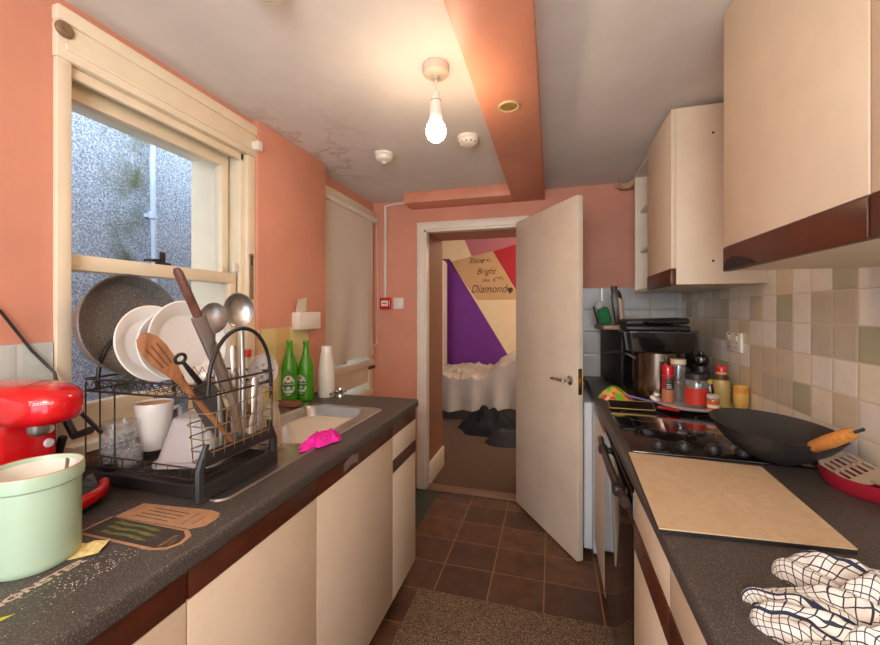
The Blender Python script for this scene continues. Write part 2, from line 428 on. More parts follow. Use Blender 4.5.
# floor mat
mat_n = speckle('brown_carpet_mat', (108, 84, 64), (180, 154, 124), 220, .48, .62, .95, (74, 58, 44), .8, 40)
tag(obj('floor_mat', G().box(-.62, .26, -.9, 1.795, .001, .008, .002), mat_n), 'brown flecked carpet mat on the vinyl floor between the cupboards', 'mat')

# ------------------------------------------------------------------ outside the window
n = NT('pebble_dash')
sp = n.n('ShaderNodeSeparateXYZ'); n.l(n.co(), sp.inputs[0])
nz = n.noise(105, 3); nz2 = n.noise(3, 5)
base = n.ramp(nz, [(.3, lin((104, 116, 134))), (.5, lin((160, 172, 188))), (.7, lin((222, 228, 234)))])
dist = n.math('ABSOLUTE', n.math('SUBTRACT', n.math('ADD', sp.outputs[1], n.math('MULTIPLY', nz2, .25)), 1.74))
moss = n.math('MULTIPLY', n.math('SUBTRACT', 1, n.math('MINIMUM', n.math('DIVIDE', dist, .16), 1)), n.ramp(n.noise(7, 5), [(.35, (0, 0, 0, 1)), (.6, (1, 1, 1, 1))]))
n.l(n.mix(moss, base, lin((86, 96, 46))), n.b.inputs['Base Color']); n.b.inputs['Roughness'].default_value = .9
n.bump(nz, 1.0, .012)
struct('wall_outside', G().box(-2.6, -2.25, -.6, 6, -.5, 3.0), n.m)
struct('floor_outside', G().box(-2.6, -1.55, -.6, 6, -.5, -.05), M('wet_concrete', (120, 124, 126), .7))
g = G().tube([(-2.2, 1.74, -.05), (-2.2, 1.70, 2.2), (-2.2, 1.72, 2.95)], .014, 12)
for z in (.6, 1.9, 2.8): g.cyl((-2.2, 1.70, z-.02), (-2.2, 1.70, z+.02), .02, n=12); g.box(-2.25, -2.2, 1.69, 1.71, z-.01, z+.01)
tag(obj('drainpipe', g, M('blue_grey_pipe', (190, 204, 220), .5)), 'pale blue-grey drainpipe on the rough wall outside the window', 'pipe')

# ------------------------------------------------------------------ bedroom beyond the door
carp = speckle('brown_bedroom_carpet', (96, 74, 56), (128, 102, 80), 240, .5, .62, .95, (78, 60, 46), .5, 30)
struct('floor_bedroom', G().box(-2.6, 1.6, 3.3, 6.0, -.05, 0), carp)
struct('floor_doorway', G().box(-.918, -.205, 2.88, 3.3, 0, .004), carp)
struct('ceiling_bedroom', G().box(-2.6, 1.6, 3.3, 6.0, 2.75, 2.8), ceil_m)
bed_cream = M('bedroom_cream', (236, 208, 160), .6, var=.03); bed_pur = M('bedroom_purple', (112, 36, 132), .55, var=.05)
bed_pink = M('bedroom_pink', (186, 110, 116), .6, var=.04); bed_red = M('bedroom_red', (176, 20, 30), .55, var=.04); bed_tan = M('bedroom_tan', (204, 160, 108), .6, var=.03)
g = G(); g.box(-2.6, 1.6, 5.8, 6.0, 0, 2.75)
def patch(poly, mi): g.prism(poly, 'y', 5.797, 5.80, mi)
patch([(-1.50, 2.15), (-.55, .6), (-.55, .0), (-2.6, 0), (-2.6, 2.15)], 1)
patch([(-1.60, 2.75), (-1.40, 2.75), (-1.155, 2.177), (-.829, 2.237), (-.38, 2.36), (-.30, 2.75)], 2)
patch([(-.829, 2.237), (-.38, 2.36), (-.2, 2.4), (-.2, 1.1), (-.437, 1.551)], 3)
patch([(-1.50, 2.10), (-1.155, 2.177), (-.829, 2.237), (-.43, 1.516), (-1.07, 1.516)], 4)
struct('wall_bedroom_far', g, [bed_cream, bed_pur, bed_pink, bed_red, bed_tan])
struct('wall_bedroom_left', G().box(-2.7, -2.6, 3.3, 6.0, 0, 2.75), bed_cream)
struct('wall_bedroom_right', G().box(1.6, 1.7, 3.3, 6.0, 0, 2.75), bed_cream)
struct('wall_bedroom_near', G().box(-1.55, .95, 3.28, 3.32, 2.25, 2.75), bed_cream)
g = G(); g.box(-1.62, -1.5, 5.25, 5.62, 0, 2.09, .005); g.box(-1.505, -1.49, 5.28, 5.59, .05, 2.03, .004)
cb = thing('cupboard', 'tall narrow white cupboard at the left of the purple bedroom wall', 'cupboard', (-1.55, 5.45, 0))
obj('body', G().box(-1.9, -1.512, 5.22, 5.66, 0, 2.09, .005), trim_white, cb, True)
obj('cupboard_door', G().box(-1.512, -1.495, 5.235, 5.645, .04, 2.06, .004), trim_white, cb, True)
ink = M('brown_lettering', (72, 44, 26), .6)
dec = thing('wall_lettering', 'brown script lettering Shine Bright like a Diamond on the tan bedroom wall patch', 'wall decal', (-1.0, 5.797, 1.6))
def wtxt(nm, body, size, x, z, sh=.3, sx=1):
    g = G().text(body, size, lambda a, b: (x+a, 5.7945, z+b), 0, sh, sx=sx); obj(nm, g, ink, dec, True)
wtxt('word', 'Shine', .125, -1.20, 2.07, .4, .85); wtxt('word', 'Bright', .135, -1.08, 1.90, .4, .85); wtxt('word', 'like', .08, -.99, 1.785, 0); wtxt('word', 'a', .08, -.83, 1.785, 0); wtxt('word', 'Diamond', .17, -1.17, 1.625, .35, .84)
mt = frame((-.58, 5.796, 1.66), (1, 0, 0), (0, -1, 0))
obj('gem', G().prism([(0, -.06), (.045, 0), (.03, .035), (-.03, .035), (-.045, 0)], 'z', 0, .002, mt=mt), ink, dec, True)
for cx, cz in ((-.93, 2.10), (-.75, 1.83)):
    g = G()
    g.tube([(cx-.08, 5.795, cz-.02), (cx-.03, 5.795, cz+.02), (cx+.02, 5.795, cz), (cx+.08, 5.795, cz-.01)], .004, 6); g.tube([(cx+.01, 5.795, cz+.004), (cx+.03, 5.795, cz+.03), (cx+.06, 5.795, cz+.03)], .004, 6)
    obj('flourish', g, ink, dec, True)
# bed with rumpled cover
bd = thing('bed', 'low bed under a rumpled beige cover against the purple wall', 'bed', (-.9, 5.2, 0))
obj('bed_base', G().box(-1.48, .9, 4.78, 5.75, .0, .30, .01), M('bed_base_cloth', (90, 78, 70), .9), bd, True)
obj('mattress', G().box(-1.48, .9, 4.76, 5.77, .30, .50, .05, 4), M('mattress_ticking', (214, 202, 188), .9), bd, True)
linen = M('beige_linen', (200, 184, 164), .9, var=.08, vs=5, bump=.2, bs=300)
def cover(u, v):
    x = -1.488+u*1.9; y = 4.62+v*1.1
    h = .53+.05*noise.noise(Vector((x*4, y*5, 0)))+.07*abs(noise.noise(Vector((x*8, y*8, 3))))+.03*abs(noise.noise(Vector((x*19, y*17, 8))))
    h += .30*math.exp(-((x+.42)/.25)**2-((y-4.95)/.3)**2)
    if v < .16:
        k = 1-v/.16; y = 4.72+.05*math.sin(x*22)*k; h = h*(1-k)+k*(.10+.12*max(0, (x+1.2)*.8))
    return (x, y, h)
tag(obj('bedspread', G().sheet(cover, 110, 80).solidify(.012), linen), 'rumpled beige bedspread heaped over the bed', 'bedspread')
def heap(cx, cy, a, b, h, seed, rough=.35, z0=.0, nr=14, na=40):
    g = G()
    vs = [(cx, cy, z0+h*(1+.6*noise.noise(Vector((cx*9, cy*9, seed+5)))))]; fs = []
    for i in range(1, nr+1):
        r = i/nr
        for j in range(na):
            t = 2*PI*j/na
            w = 1+rough*noise.noise(Vector((math.cos(t)*1.6, math.sin(t)*1.6, seed)))
            x = cx+a*r*w*math.cos(t); y = cy+b*r*w*math.sin(t)
            z = z0+h*(1-r**2.2)*(1+.6*noise.noise(Vector((x*9, y*9, seed+5))))+.15*h*noise.noise(Vector((x*25, y*25, seed)))*(1-r)
            vs.append((x, y, max(z0+.002, z) if r < 1 else z0))
    for j in range(na): fs.append((0, 1+j, 1+(j+1) % na))
    for i in range(nr-1):
        for j in range(na): fs.append((1+i*na+j, 1+(i+1)*na+j, 1+(i+1)*na+(j+1) % na, 1+i*na+(j+1) % na))
    fs.append(tuple(1+(nr-1)*na+j for j in range(na-1, -1, -1)))
    g._add(vs, fs); return g
dk = M('black_cloth', (26, 26, 30), .9, var=.3, vs=9)
tag(obj('clothes_heap', heap(-.66, 4.42, .36, .27, .22, 2), dk), 'heap of black clothes on the carpet in front of the bed', 'clothes')
tag(obj('holdall', heap(-.42, 3.98, .24, .11, .15, 9, .15), M('dark_grey_nylon', (52, 50, 52), .7, var=.2)), 'dark grey bag lying on the carpet nearest the doorway', 'bag')
# ------------------------------------------------------------------ ceiling and wall fittings
pl = thing('pendant_light', 'lit globe bulb hanging on a short cord from a ceiling rose', 'pendant light', (-.384, 1.297, 2.2))
obj('ceiling_rose', G().lathe([(0, 0), (.045, 0), (.046, -.012), (.043, -.028), (.036, -.034), (.012, -.038), (.008, -.046), (0, -.046)], 32), M('aged_white_plastic', (216, 200, 176), .45), pl)
obj('cord', G().tube([(0, 0, -.04), (.001, 0, -.10)], .003), pipe_white, pl)
hold = obj('lamp_holder', G().lathe([(0, -.09), (.010, -.09), (.014, -.105), (.015, -.122), (.019, -.124), (.02, -.15), (.022, -.17), (.024, -.19), (.022, -.196), (0, -.196)], 24), white_pl, pl)
obj('ring', G().lathe([(.0165, -.122), (.019, -.122), (.019, -.127), (.0165, -.127)], 24), M('brown_ring', (92, 60, 46), .5), hold)
bulb_m = emit('lit_bulb', (255, 222, 184), 64)
obj('bulb', G().lathe([(.020, -.190), (.023, -.197), (.030, -.206), (.034, -.222), (.034, -.234), (.029, -.249), (.017, -.260), (0, -.264)], 32), bulb_m, pl)
def detector(nm, lab, x, y, slots):
    t = thing(nm, lab, 'detector', (x, y, 2.2))
    obj('base', G().lathe([(0, 0), (.052, 0), (.053, -.012), (.048, -.016), (0, -.016)], 36), white_pl, t)
    o = obj('cover', G().lathe([(.046, -.014), (.048, -.022), (.044, -.036), (.03, -.044), (.022, -.046), (0, -.046)], 36), white_pl, t)
    g = G()
    if slots:
        for k in range(12):
            a = 2*PI*k/12; mt = Matrix.Rotation(a, 4, 'Z'); g.box(.036, .0455, -.005, .005, -.036, -.024, mt=mt)
    else:
        g.lathe([(0, -.046), (.012, -.046), (.014, -.052), (.008, -.056), (0, -.057)], 20)
    obj('vent' if slots else 'sensor', g, M('detector_grey', (120, 112, 104), .5) if slots else white_cer, o)
detector('smoke_detector', 'white ceiling detector nearest the window wall corner', -.869, 1.946, False)
detector('heat_detector', 'white slotted ceiling detector beside the hanging bulb and beam', -.39, 1.87, True)
detector('ceiling_detector', 'white round fitting at the top edge, on the ceiling near the sash window', -.70, .835, False)
dl = thing('downlight', 'unlit brass rimmed downlight in the salmon beam', 'downlight', (-.153, 1.49, 2.125))
obj('rim', G().lathe([(.040, 0), (.041, -.003), (.037, -.006), (.030, -.004), (.030, 0)], 32), M('pale_brass_rim', (226, 204, 160), .3, .3), dl)
obj('reflector', G().lathe([(.030, -.003), (.022, -.001), (.014, -.0005), (0, -.0005)], 24), M('gold_reflector', (196, 160, 84), .3, .6, var=.3, vs=80), dl)
g = G(); g.tube([(-1.243, 2.808, 1.32+.09), (-1.243, 2.808, 2.17)], .010, 10); g.tube([(-1.243, 2.808, 2.165), (-1.15, 2.808, 2.178), (-1.02, 2.808, 2.178)], .008, 8)
tag(obj('conduit', g, pipe_white), 'white cable conduit rising from the fire alarm point to the ceiling', 'conduit')
fa = thing('fire_call_point', 'small red break-glass fire alarm point on the salmon back wall', 'fire alarm', (-1.239, 2.82, 1.409))
obj('housing', G().box(-.043, .043, -.035, 0, -.045, .045, .005), red_pl, fa)
g = G(); g.box(-.028, .028, -.038, -.034, -.022, .022, .002); fp = obj('break_plate', g, white_pl, fa)
g = G(); g.box(-.018, .018, -.0392, -.0378, -.004, .004); obj('legend_bar', g, black_pl, fp)
ls_ = thing('light_switch', 'white square switch plate beside the red alarm point', 'light switch', (-1.134, 2.82, 1.409))
obj('plate', G().box(-.043, .043, -.012, 0, -.043, .043, .004), white_pl, ls_)
obj('rocker', G().box(-.012, .012, -.017, -.011, -.02, .02, .003), white_pl, ls_)
sb = thing('switched_spur', 'cream surface socket box on the pier above the green bottles', 'socket', (-1.25, 1.764, 1.30))
obj('back_box', G().box(0, .04, -.09, .09, -.043, .043, .005), white_pl, sb)
obj('front_plate', G().box(.04, .05, -.092, .092, -.045, .045, .004), white_pl, sb)
mt = frame((-1.24, 1.73, 1.345), (0, 1, .10), (1, 0, -.25))
g = G(); g.prism([(-.042, 0), (.05, 0), (.035, .075), (-.035, .068)], 'z', 0, .002, mt=mt)
tag(obj('folded_card', g, M('white_card', (232, 220, 200), .7)), 'white folded card standing behind the cream socket box on the pier', 'card')
sk = thing('double_socket', 'white double plug socket on the tiles above the sauce bottles', 'socket', (.802, 2.058, 1.21))
fpl = obj('face_plate', G().box(-.012, 0, -.073, .073, -.043, .043, .004), white_pl, sk)
for y in (-.036, .036):
    obj('rocker', G().box(-.016, -.011, y-.008, y+.008, .01, .03, .002), white_pl, sk)
    obj('red_mark', G().box(-.0125, -.011, y-.010, y+.010, .032, .037), red_pl, sk)
    g = G(); g.box(-.0125, -.0115, y-.003, y+.003, -.008, 0); g.box(-.0125, -.0115, y-.014, y-.007, -.024, -.019); g.box(-.0125, -.0115, y+.007, y+.014, -.024, -.019); obj('pin_holes', g, black_pl, sk)
n = NT('blind_fabric'); n.b.inputs['Base Color'].default_value = lin((246, 236, 220)); n.b.inputs['Roughness'].default_value = .9
tl = n.n('ShaderNodeBsdfTranslucent'); tl.inputs[0].default_value = lin((232, 214, 190)); mx = n.n('ShaderNodeMixShader'); n.l(n.math('MULTIPLY_ADD', n.noise(300, 2), .1, .2), mx.inputs[0]); n.l(n.b.outputs[0], mx.inputs[1]); n.l(tl.outputs[0], mx.inputs[2]); n.l(mx.outputs[0], n.out.inputs[0]); blind_m = n.m
# roller blind hanging in the recess
blind = thing('roller_blind', 'pale roller blind pulled down over the recess window', 'blind', (-1.33, 2.45, 2.06))
obj('roller', G().tube([(-1.318, 2.03, 2.055), (-1.318, 2.80, 2.055)], .022, 16), white_pl, blind, True)
def bl(u, v):
    y = 2.05+.70*u; z = 2.05-1.06*v
    k = v*v
    x = -1.322+.018*math.sin(u*7+1.5)*k+.012*math.sin(u*15+v*3)*k+.05*max(0, (u-.75)*4)*max(0, v-.55)**2*4*.5
    y += -.06*max(0, u-.8)*k*5*.6
    if v > .9: z += .03*(v-.9)*10*u
    return (x, y, z)
obj('fabric', G().sheet(bl, 40, 40).solidify(.0015), blind_m, blind, True)
g = G(); g.tube([(-1.31, 2.79, 2.05), (-1.305, 2.80, 1.5), (-1.31, 2.795, 1.12)], .002, 6); g.tube([(-1.31, 2.795, 1.13), (-1.30, 2.78, 1.10), (-1.31, 2.75, 1.085)], .004, 6)
obj('pull_cord', g, trim_white, blind, True)

# ------------------------------------------------------------------ left run: cupboards, worktop, sink
def base_unit(lab, y0, y1, xf, sgn, drawer=False, strip_top=True, group='base cupboards'):
    """front faces +x when sgn=1, -x when sgn=-1; xf = face of the doors"""
    ym = (y0+y1)/2
    t = thing('base_cabinet', lab, 'cabinet', (xf, ym, 0), 0, group)
    def bx(a, b): return (xf-sgn*b, xf-sgn*a) if sgn > 0 else (xf+a, xf+b)
    d = .54
    x0, x1 = bx(.02, d); obj('carcass', G().box(x0, x1, y0+.001, y1-.001, .12, .868), cream_in, t, True)
    x0, x1 = bx(.06, .08); obj('plinth', G().box(x0, x1, y0, y1, 0, .12), plinth_m, t, True)
    e = .0015
    if drawer:
        x0, x1 = bx(0, .019)
        if strip_top:
            obj('drawer', G().box(x0, x1, y0+e, y1-e, .71, .812, .002), cream, t, True)
            obj('rail', G().box(x0, x1, y0, y1, .813, .868, .002), brown, t, True)
            hz0, hz1 = .655, .706
        else:
            obj('drawer', G().box(x0, x1, y0+e, y1-e, .762, .862, .002), cream, t, True)
            hz0, hz1 = .684, .758
        dr = obj('door', G().box(x0, x1, y0+e, y1-e, .11, hz0-.001, .002), cream, t, True)
        h0, h1 = bx(-.002, .019)
        obj('handle_strip', G().box(h0, h1, y0+e, y1-e, hz0, hz1, .003), brown, t, True)
    else:
        x0, x1 = bx(0, .019)
        dr = obj('door', G().box(x0, x1, y0+e, y1-e, .11, .811, .002), cream, t, True)
        h0, h1 = bx(-.002, .019)
        obj('handle_strip', G().box(h0, h1, y0+e, y1-e, .812, .868, .003), brown, t, True)
    return t
XL = -.65
base_unit('cream base cupboard at the near left corner of the left worktop', .02, .568, XL, 1)
base_unit('cream base cupboard under the dish rack with a chipped brown top strip', .568, .985, XL, 1)
c3 = base_unit('wide cream base cupboard below the pink cloth and sink', .985, 1.549, XL, 1)
obj('sticker', G().sheet(lambda u, v: (XL+.0035, 1.13+.10*u, .822+.03*v+.012*math.sin(PI*u)), 8, 2).solidify(.0006), M('silver_sticker', (150, 138, 124), .3, .5, var=.25, vs=70), c3, True)
base_unit('narrow cream cupboard with a drawer at the far end of the left run', 1.549, 1.838, XL, 1, True)
def wt_prof(x_back, x_front, s):
    r = .012; zt, zb = .91, .869
    p = [(x_back, zb), (x_back, zt)]
    p += [(x_front-s*r+s*r*math.sin(a), zt-r+r*math.cos(a)) for a in [PI/2*i/5 for i in range(6)]]
    p += [(x_front-s*r+s*r*math.cos(a), zb+r-r*math.sin(a)) for a in [PI/2*i/5 for i in range(6)]]
    return p
g = G()
g.prism(wt_prof(-1.271, -.637, 1), 'y', -.6, .80); g.prism(wt_prof(-.775, -.637, 1), 'y', .80, 1.60)
g.prism(wt_prof(-1.243, -.637, 1), 'y', 1.60, 1.842)
g.box(-1.271, -1.10, .80, 1.442, .869, .91); g.box(-1.243, -1.10, 1.442, 1.60, .869, .91); g.box(-1.10, -.775, .80, 1.10, .869, .91)
bmesh.ops.remove_doubles(g.bm, verts=g.bm.verts[:], dist=1e-4)
tag(obj('worktop', g, worktop_m), 'charcoal worktop along the window wall carrying the sink and dish rack', 'worktop')
sink = thing('sink', 'stainless steel inset sink and drainer in the left worktop', 'sink', (-.95, 1.2, .91))
g = G()
def rrect(x0, x1, y0, y1, r, n=5):
    return arc(x1-r, y1-r, r, 0, 90, n)+arc(x0+r, y1-r, r, 90, 180, n)+arc(x0+r, y0+r, r, 180, 270, n)+arc(x1-r, y0+r, r, 270, 360, n)
def ringloft(g, rings, mi=0, close_last=True):
    vs = []; fs = []; k = len(rings[0][0])
    for pts, z in rings: vs += [(x, y, z) for x, y in pts]
    for i in range(len(rings)-1):
        for j in range(k): fs.append((i*k+j, i*k+(j+1) % k, (i+1)*k+(j+1) % k, (i+1)*k+j))
    if close_last: fs.append(tuple((len(rings)-1)*k+j for j in range(k)))
    g._add(vs, fs, mi)
ringloft(g, [(rrect(-1.185, -.722, .72, 1.612, .03), .9105), (rrect(-1.182, -.725, .723, 1.609, .028), .9145), (rrect(-1.172, -.735, .733, 1.599, .024), .9125), (rrect(-1.095, -.78, 1.105, 1.585, .05), .9115), (rrect(-1.09, -.785, 1.11, 1.58, .05), .905), (rrect(-1.075, -.80, 1.125, 1.565, .06), .79), (rrect(-1.04, -.835, 1.16, 1.53, .05), .775)])
for k in range(7): g.tube([(-1.12+.05*k, .76, .9125), (-1.12+.05*k, 1.06, .9125)], .004, 6)
g.lathe([(0, .777), (.035, .777), (.042, .776), (.042, .772)], 24, Matrix.Translation((-.94, 1.35, 0)))
obj('bowl_and_drainer', g, steel, sink, True, fix=False)
tp = thing('tap', 'small chrome tap lying low at the far end of the left worktop', 'tap', (-1.05, 1.80, .91))
obj('tap_body', G().lathe([(0, 0), (.022, 0), (.02, .008), (.014, .012), (.014, .03), (.017, .034), (.015, .045), (0, .047)], 20), chrome, tp)
obj('spout', G().tube([(0, 0, .022), (-.05, -.01, .026), (-.10, -.03, .024), (-.13, -.045, .012)], [.011, .010, .009, .009], 12), chrome, tp)
g = G(); g.tube([(-.05, 0, .034), (-.075, 0, .038)], .006); g.tube([(-.02, -.01, .03), (-.02, -.06, .02)], [.008, .006]); obj('tap_handle', g, chrome, tp)

# ------------------------------------------------------------------ dish rack and what stands in it
RX0, RX1, RY0, RY1 = -1.135, -.775, .705, .95
rk = thing('dish_rack', 'black two-tier wire dish rack on the drainer under the sash window', 'dish rack', (-.95, .83, .915))
g = G(); ringloft(g, [(rrect(RX0+.01, RX1-.006, RY0+.005, RY1-.005, .03), .916), (rrect(RX0, RX1, RY0, RY1, .03), .945), (rrect(RX0+.004, RX1-.004, RY0+.004, RY1-.004, .028), .947), (rrect(RX0+.012, RX1-.016, RY0+.014, RY1-.014, .026), .922)])
obj('drip_tray', g, black_pl, rk, True, fix=False)
g = G()
for z in (.962, .988):
    g.tube([(RX0, RY0, z), (RX1, RY0, z), (RX1, RY1, z), (RX0, RY1, z)], .002, 6, closed=True)
for k in range(10): x = RX0+.018+k*.036; g.tube([(x, RY0, .988), (x, RY0, .962), (x, RY1, .962), (x, RY1, .988)], .0013, 5)
obj('lower_shelf', g, wire_m, rk, True)
g = G()
for z in (1.148, 1.178):
    g.tube([(RX0, RY0, z), (RX1, RY0, z), (RX1, RY1, z), (RX0, RY1, z)], .0028, 6, closed=True)
for yy in (RY0, RY1):
    pts = [(RX0+k*(RX1-RX0)/26, yy, 1.148 if k % 2 else 1.178) for k in range(27)]; g.tube(pts, .001, 5)
for k in range(13):
    x = RX0+.02+k*.027; g.tube([(x, RY0, 1.178), (x, RY0+.03, 1.150), (x, .80, 1.150), (x, .83, 1.20), (x, .86, 1.150), (x, RY1, 1.148)], .0011, 5)
obj('upper_shelf', g, wire_m, rk, True)
for x, y in ((RX0, RY0), (RX0+.05, RY0), (RX0+.10, RY0), (RX0, RY1), (RX0+.12, RY1), (RX1, RY1)):
    obj('upright_wire', G().tube([(x, y, .962), (x, y, 1.17)], .002, 6), wire_m, rk, True)
for x in (RX0, RX1):
    g = G(); ym = (RY0+RY1)/2+.01; w = .105
    pts = [(x, ym-w-.001, 1.15)]+[(x, ym-w*math.cos(t), 1.17+.135*math.sin(t)) for t in [PI*i/16 for i in range(17)]]+[(x, ym+w+.004, 1.10)]
    g.tube(pts, .005, 10); obj('end_hoop', g, black_pl, rk, True)
g = G()   # black moulded foot at the aisle end
for z0, z1, w in ((.914, .950, .125), (.988, 1.022, .118)):
    g.box(RX1-.006, RX1+.014, .828-w, .828+w, z0, z1, .006)
for yy in (.705, .95): g.tube([(RX1+.004, yy, .914), (RX1+.004, yy, .985), (RX1+.004, yy+(.02 if yy < .8 else -.02), 1.04)], [.012, .011, .006], 8)
obj('end_foot', g, black_pl, rk, True)
g = G()   # utensil basket of thin wire hung on the aisle end
bx0, bx1, by0, by1 = -.835, -.752, .715, .94
for z, s in ((.990, .012), (1.02, .008), (1.05, .005), (1.08, .002), (1.112, 0)):
    zz = lambda y: z+(.02 if z > 1.1 else 0)*(y-by0)/(by1-by0)
    q = rrect(bx0+s, bx1-s, by0+s, by1-s, .02, 4); g.tube([(x, y, zz(y)) for x, y in q], .0017, 6, closed=True)
for x in (bx0, bx1):
    for k in range(7):
        y = by0+.02+k*(by1-by0-.04)/6; s = .012 if x == bx0 else -.012
        g.tube([(x+s, y, .988), (x, y, 1.115)], .0015, 5)
for k in range(4):
    x = bx0+.015+k*.018; g.tube([(x, by0+.012, .99), (x, by1-.012, .99)], .0015, 5)
obj('utensil_basket', g, wire_gold, rk, True)

def dish(nm, lab, cat, prof, mats, origin, nrm, up=(0, 0, 1), n=56, part=None, group=None):
    mt = frame((0, 0, 0), Vector(up).cross(Vector(nrm)), nrm)
    o = obj(nm, G().lathe(prof, n, mt), mats); o.location = origin
    return tag(o, lab, cat, group) if cat else o
# frying pan, base down in the upper tier, open side towards the aisle
pn = Vector((1, 0.02, .14))
pan = thing('frying_pan', 'grey speckled frying pan standing on edge against the window', 'frying pan', (-1.105, .808, 1.312))
mt = frame((0, 0, 0), pn.cross(Vector((0, 0, 1))), pn)
obj('pan_body', G().lathe([(0, -.052), (.112, -.052), (.124, -.046), (.142, 0), (.140, .002), (.136, 0), (.119, -.040), (.108, -.046), (0, -.047)], 64, mt), pan_m, pan)
h0 = mt @ Vector((.10, .09, -.01)); hd = mt @ Vector((.16, .20, .0))
plate_prof = lambda r: [(0, -.004), (r*.6, -.004), (r*.63, -.008), (r*.66, -.004), (r*.8, .008), (r, .016), (r+.001, .019), (r-.002, .02), (r*.8, .012), (r*.68, .002), (r*.64, 0), (0, 0)]
dish('plate', 'white side plate standing in the rack, left of the larger white plate', 'plate', plate_prof(.100), white_cer, (-1.015, .782, 1.262), (1, -.05, .22), group='plates in the rack')
dish('plate', 'larger white dinner plate standing in the rack behind the wooden spatula', 'plate', plate_prof(.112), white_cer, (-.955, .83, 1.264), (1, -.05, .2), group='plates in the rack')
def vessel(nm, lab, cat, prof, m, loc, n=40, group=None):
    o = obj(nm, G().lathe(prof, n), m); o.location = loc; return tag(o, lab, cat, group)
dish('plate', 'small pale plate between the white side plate and the dinner plate', 'plate', plate_prof(.090), white_cer, (-.985, .802, 1.255), (1, -.05, .21), group='plates in the rack')
mg = thing('mug', 'white mug upright on the lower rack behind the glass tumbler', 'mug', (-1.07, .832, .965), R(55))
obj('cup', G().lathe([(0, 0), (.026, 0), (.031, .006), (.041, .07), (.047, .128), (.046, .131), (.043, .128), (.038, .07), (.028, .012), (0, .010)], 40), white_cer, mg)
obj('coffee_stain', G().lathe([(.0428, .126), (.0385, .075), (.038, .075), (.0423, .126)], 40), M('tan_stain', (196, 150, 110), .4), mg)
obj('handle', G().tube([(.040, .018, .10), (.060, .035, .105), (.064, .040, .07), (.052, .032, .038), (.031, .018, .035)], .007, 10), white_cer, mg)
vessel('tumbler', 'clear cut glass tumbler upright at the front of the lower rack', 'glass', [(0, 0), (.030, 0), (.032, .004), (.035, .05), (.038, .098), (.0375, .1), (.0355, .098), (.0325, .05), (.029, .014), (0, .012)], glass, (-1.078, .744, .965))
g = G()
for i in range(14):
    for j in range(3):
        a = 2*PI*(i+.5*j)/14; z = .03+.013*j; g.superell((.0345*math.cos(a), .0345*math.sin(a), z), (.005, .005, .006), 1, 1, 8, 6)
tmb = [o for o in bpy.data.objects if o.name == 'tumbler'][0]
obj('cut_pattern', g, glass, tmb)
vessel('small_glass', 'small squat glass on the lower rack between tumbler and tub', 'glass', [(0, 0), (.024, 0), (.026, .004), (.027, .045), (.026, .045), (.024, .008), (0, .006)], glass, (-1.018, .730, .965))
# frosted tub turned upside down
g2 = G(); q2 = lambda k, z: ([(x*k, y*k) for x, y in rrect(-1, 1, -1.05, 1.05, .3)], z)
ringloft(g2, [q2(.074, .010), q2(.075, 0), q2(.079, .001), q2(.078, .012), q2(.071, .014), q2(.047, .108), q2(.043, .113)]); ringloft(g2, [q2(.074, .010), q2(.069, .016), q2(.045, .106)])
bmesh.ops.transform(g2.bm, matrix=frame((-.890, .815, .9665), (.94, .34, 0), (0, 0, 1)), verts=g2.bm.verts[:])
tag(obj('plastic_tub', g2, frost), 'frosted plastic tub turned upside down on the lower rack', 'tub')
jug = thing('measuring_jug', 'blue-grey clear plastic jug at the back of the lower rack', 'jug', (-1.11, .917, .965))
blu = thin_glass('blue_plastic', (.72, .80, .9), .15, .15, .3, (150, 168, 190))
obj('jug_body', G().lathe([(0, 0), (.034, 0), (.036, .004), (.045, .125), (.044, .126), (.035, .008), (0, .006)], 36), blu, jug)
obj('jug_handle', G().tube([(.044, -.012, .11), (.072, -.02, .105), (.07, -.02, .05), (.04, -.012, .04)], .006, 8), blu, jug)
box_ = obj('loaf_tin', G().box(-.06, .06, -.035, .035, 0, .06, .01), M('dark_brown_tin', (70, 48, 38), .4, .3)); box_.location = (-.93, .905, .9655); box_.rotation_euler = (0, 0, .15)
tag(box_, 'dark brown tin at the back of the lower rack behind the mug', 'tin')

# utensils standing in the basket, handles or heads up
def P3(a): return Vector(a)
ws = thing('wooden_spatula', 'slotted beech spatula leaning left out of the utensil basket', 'spatula', (-.79, .82, 1.0))
a = P3((-.768, .815, 1.0)); b = P3((-.825, .628, 1.283)); d = (b-a).normalized()
obj('handle', G().tube([a, a+d*.10, a+d*.20, a+d*.245], [.007, .0075, .0085, .012], 10, flat=.8), wood_sp, ws, True)
mt = frame(a+d*.235, d, (.8, -.55, .1))
g = G(); g.prism([(0, -.010), (.025, -.014), (.055, -.0215), (.085, -.0235), (.11, -.021), (.125, -.013), (.131, 0), (.125, .013), (.11, .021), (.085, .0235), (.055, .0215), (.025, .014), (0, .010)], 'z', -.004, .003, mt=mt, bev=.001)
hd_ = obj('head', g, wood_sp, ws, True)
for y in (-.009, 0, .009): obj('groove', G().prism([(.045, y-.0016), (.10, y*1.25-.0016), (.10, y*1.25+.0016), (.045, y+.0016)], 'z', .0030, .0034, mt=mt), M('groove_brown', (100, 60, 32), .6), hd_, True)
kn = thing('wood_handled_slice', 'steel slice with a dark wooden handle pointing up from the basket', 'kitchen utensil', (-.80, .82, 1.0))
t0 = P3((-.80, .672, 1.445)); t1 = P3((-.80, .727, 1.338)); t2 = P3((-.80, .770, 1.248)); t3 = P3((-.79, .822, 1.12)); t4 = P3((-.785, .845, .998))
obj('wooden_handle', G().tube([t0, t0+(t1-t0)*.08, t0+(t1-t0)*.5, t1], [.007, .0115, .0115, .0125], 12, flat=.75), wood_dk, kn, True)
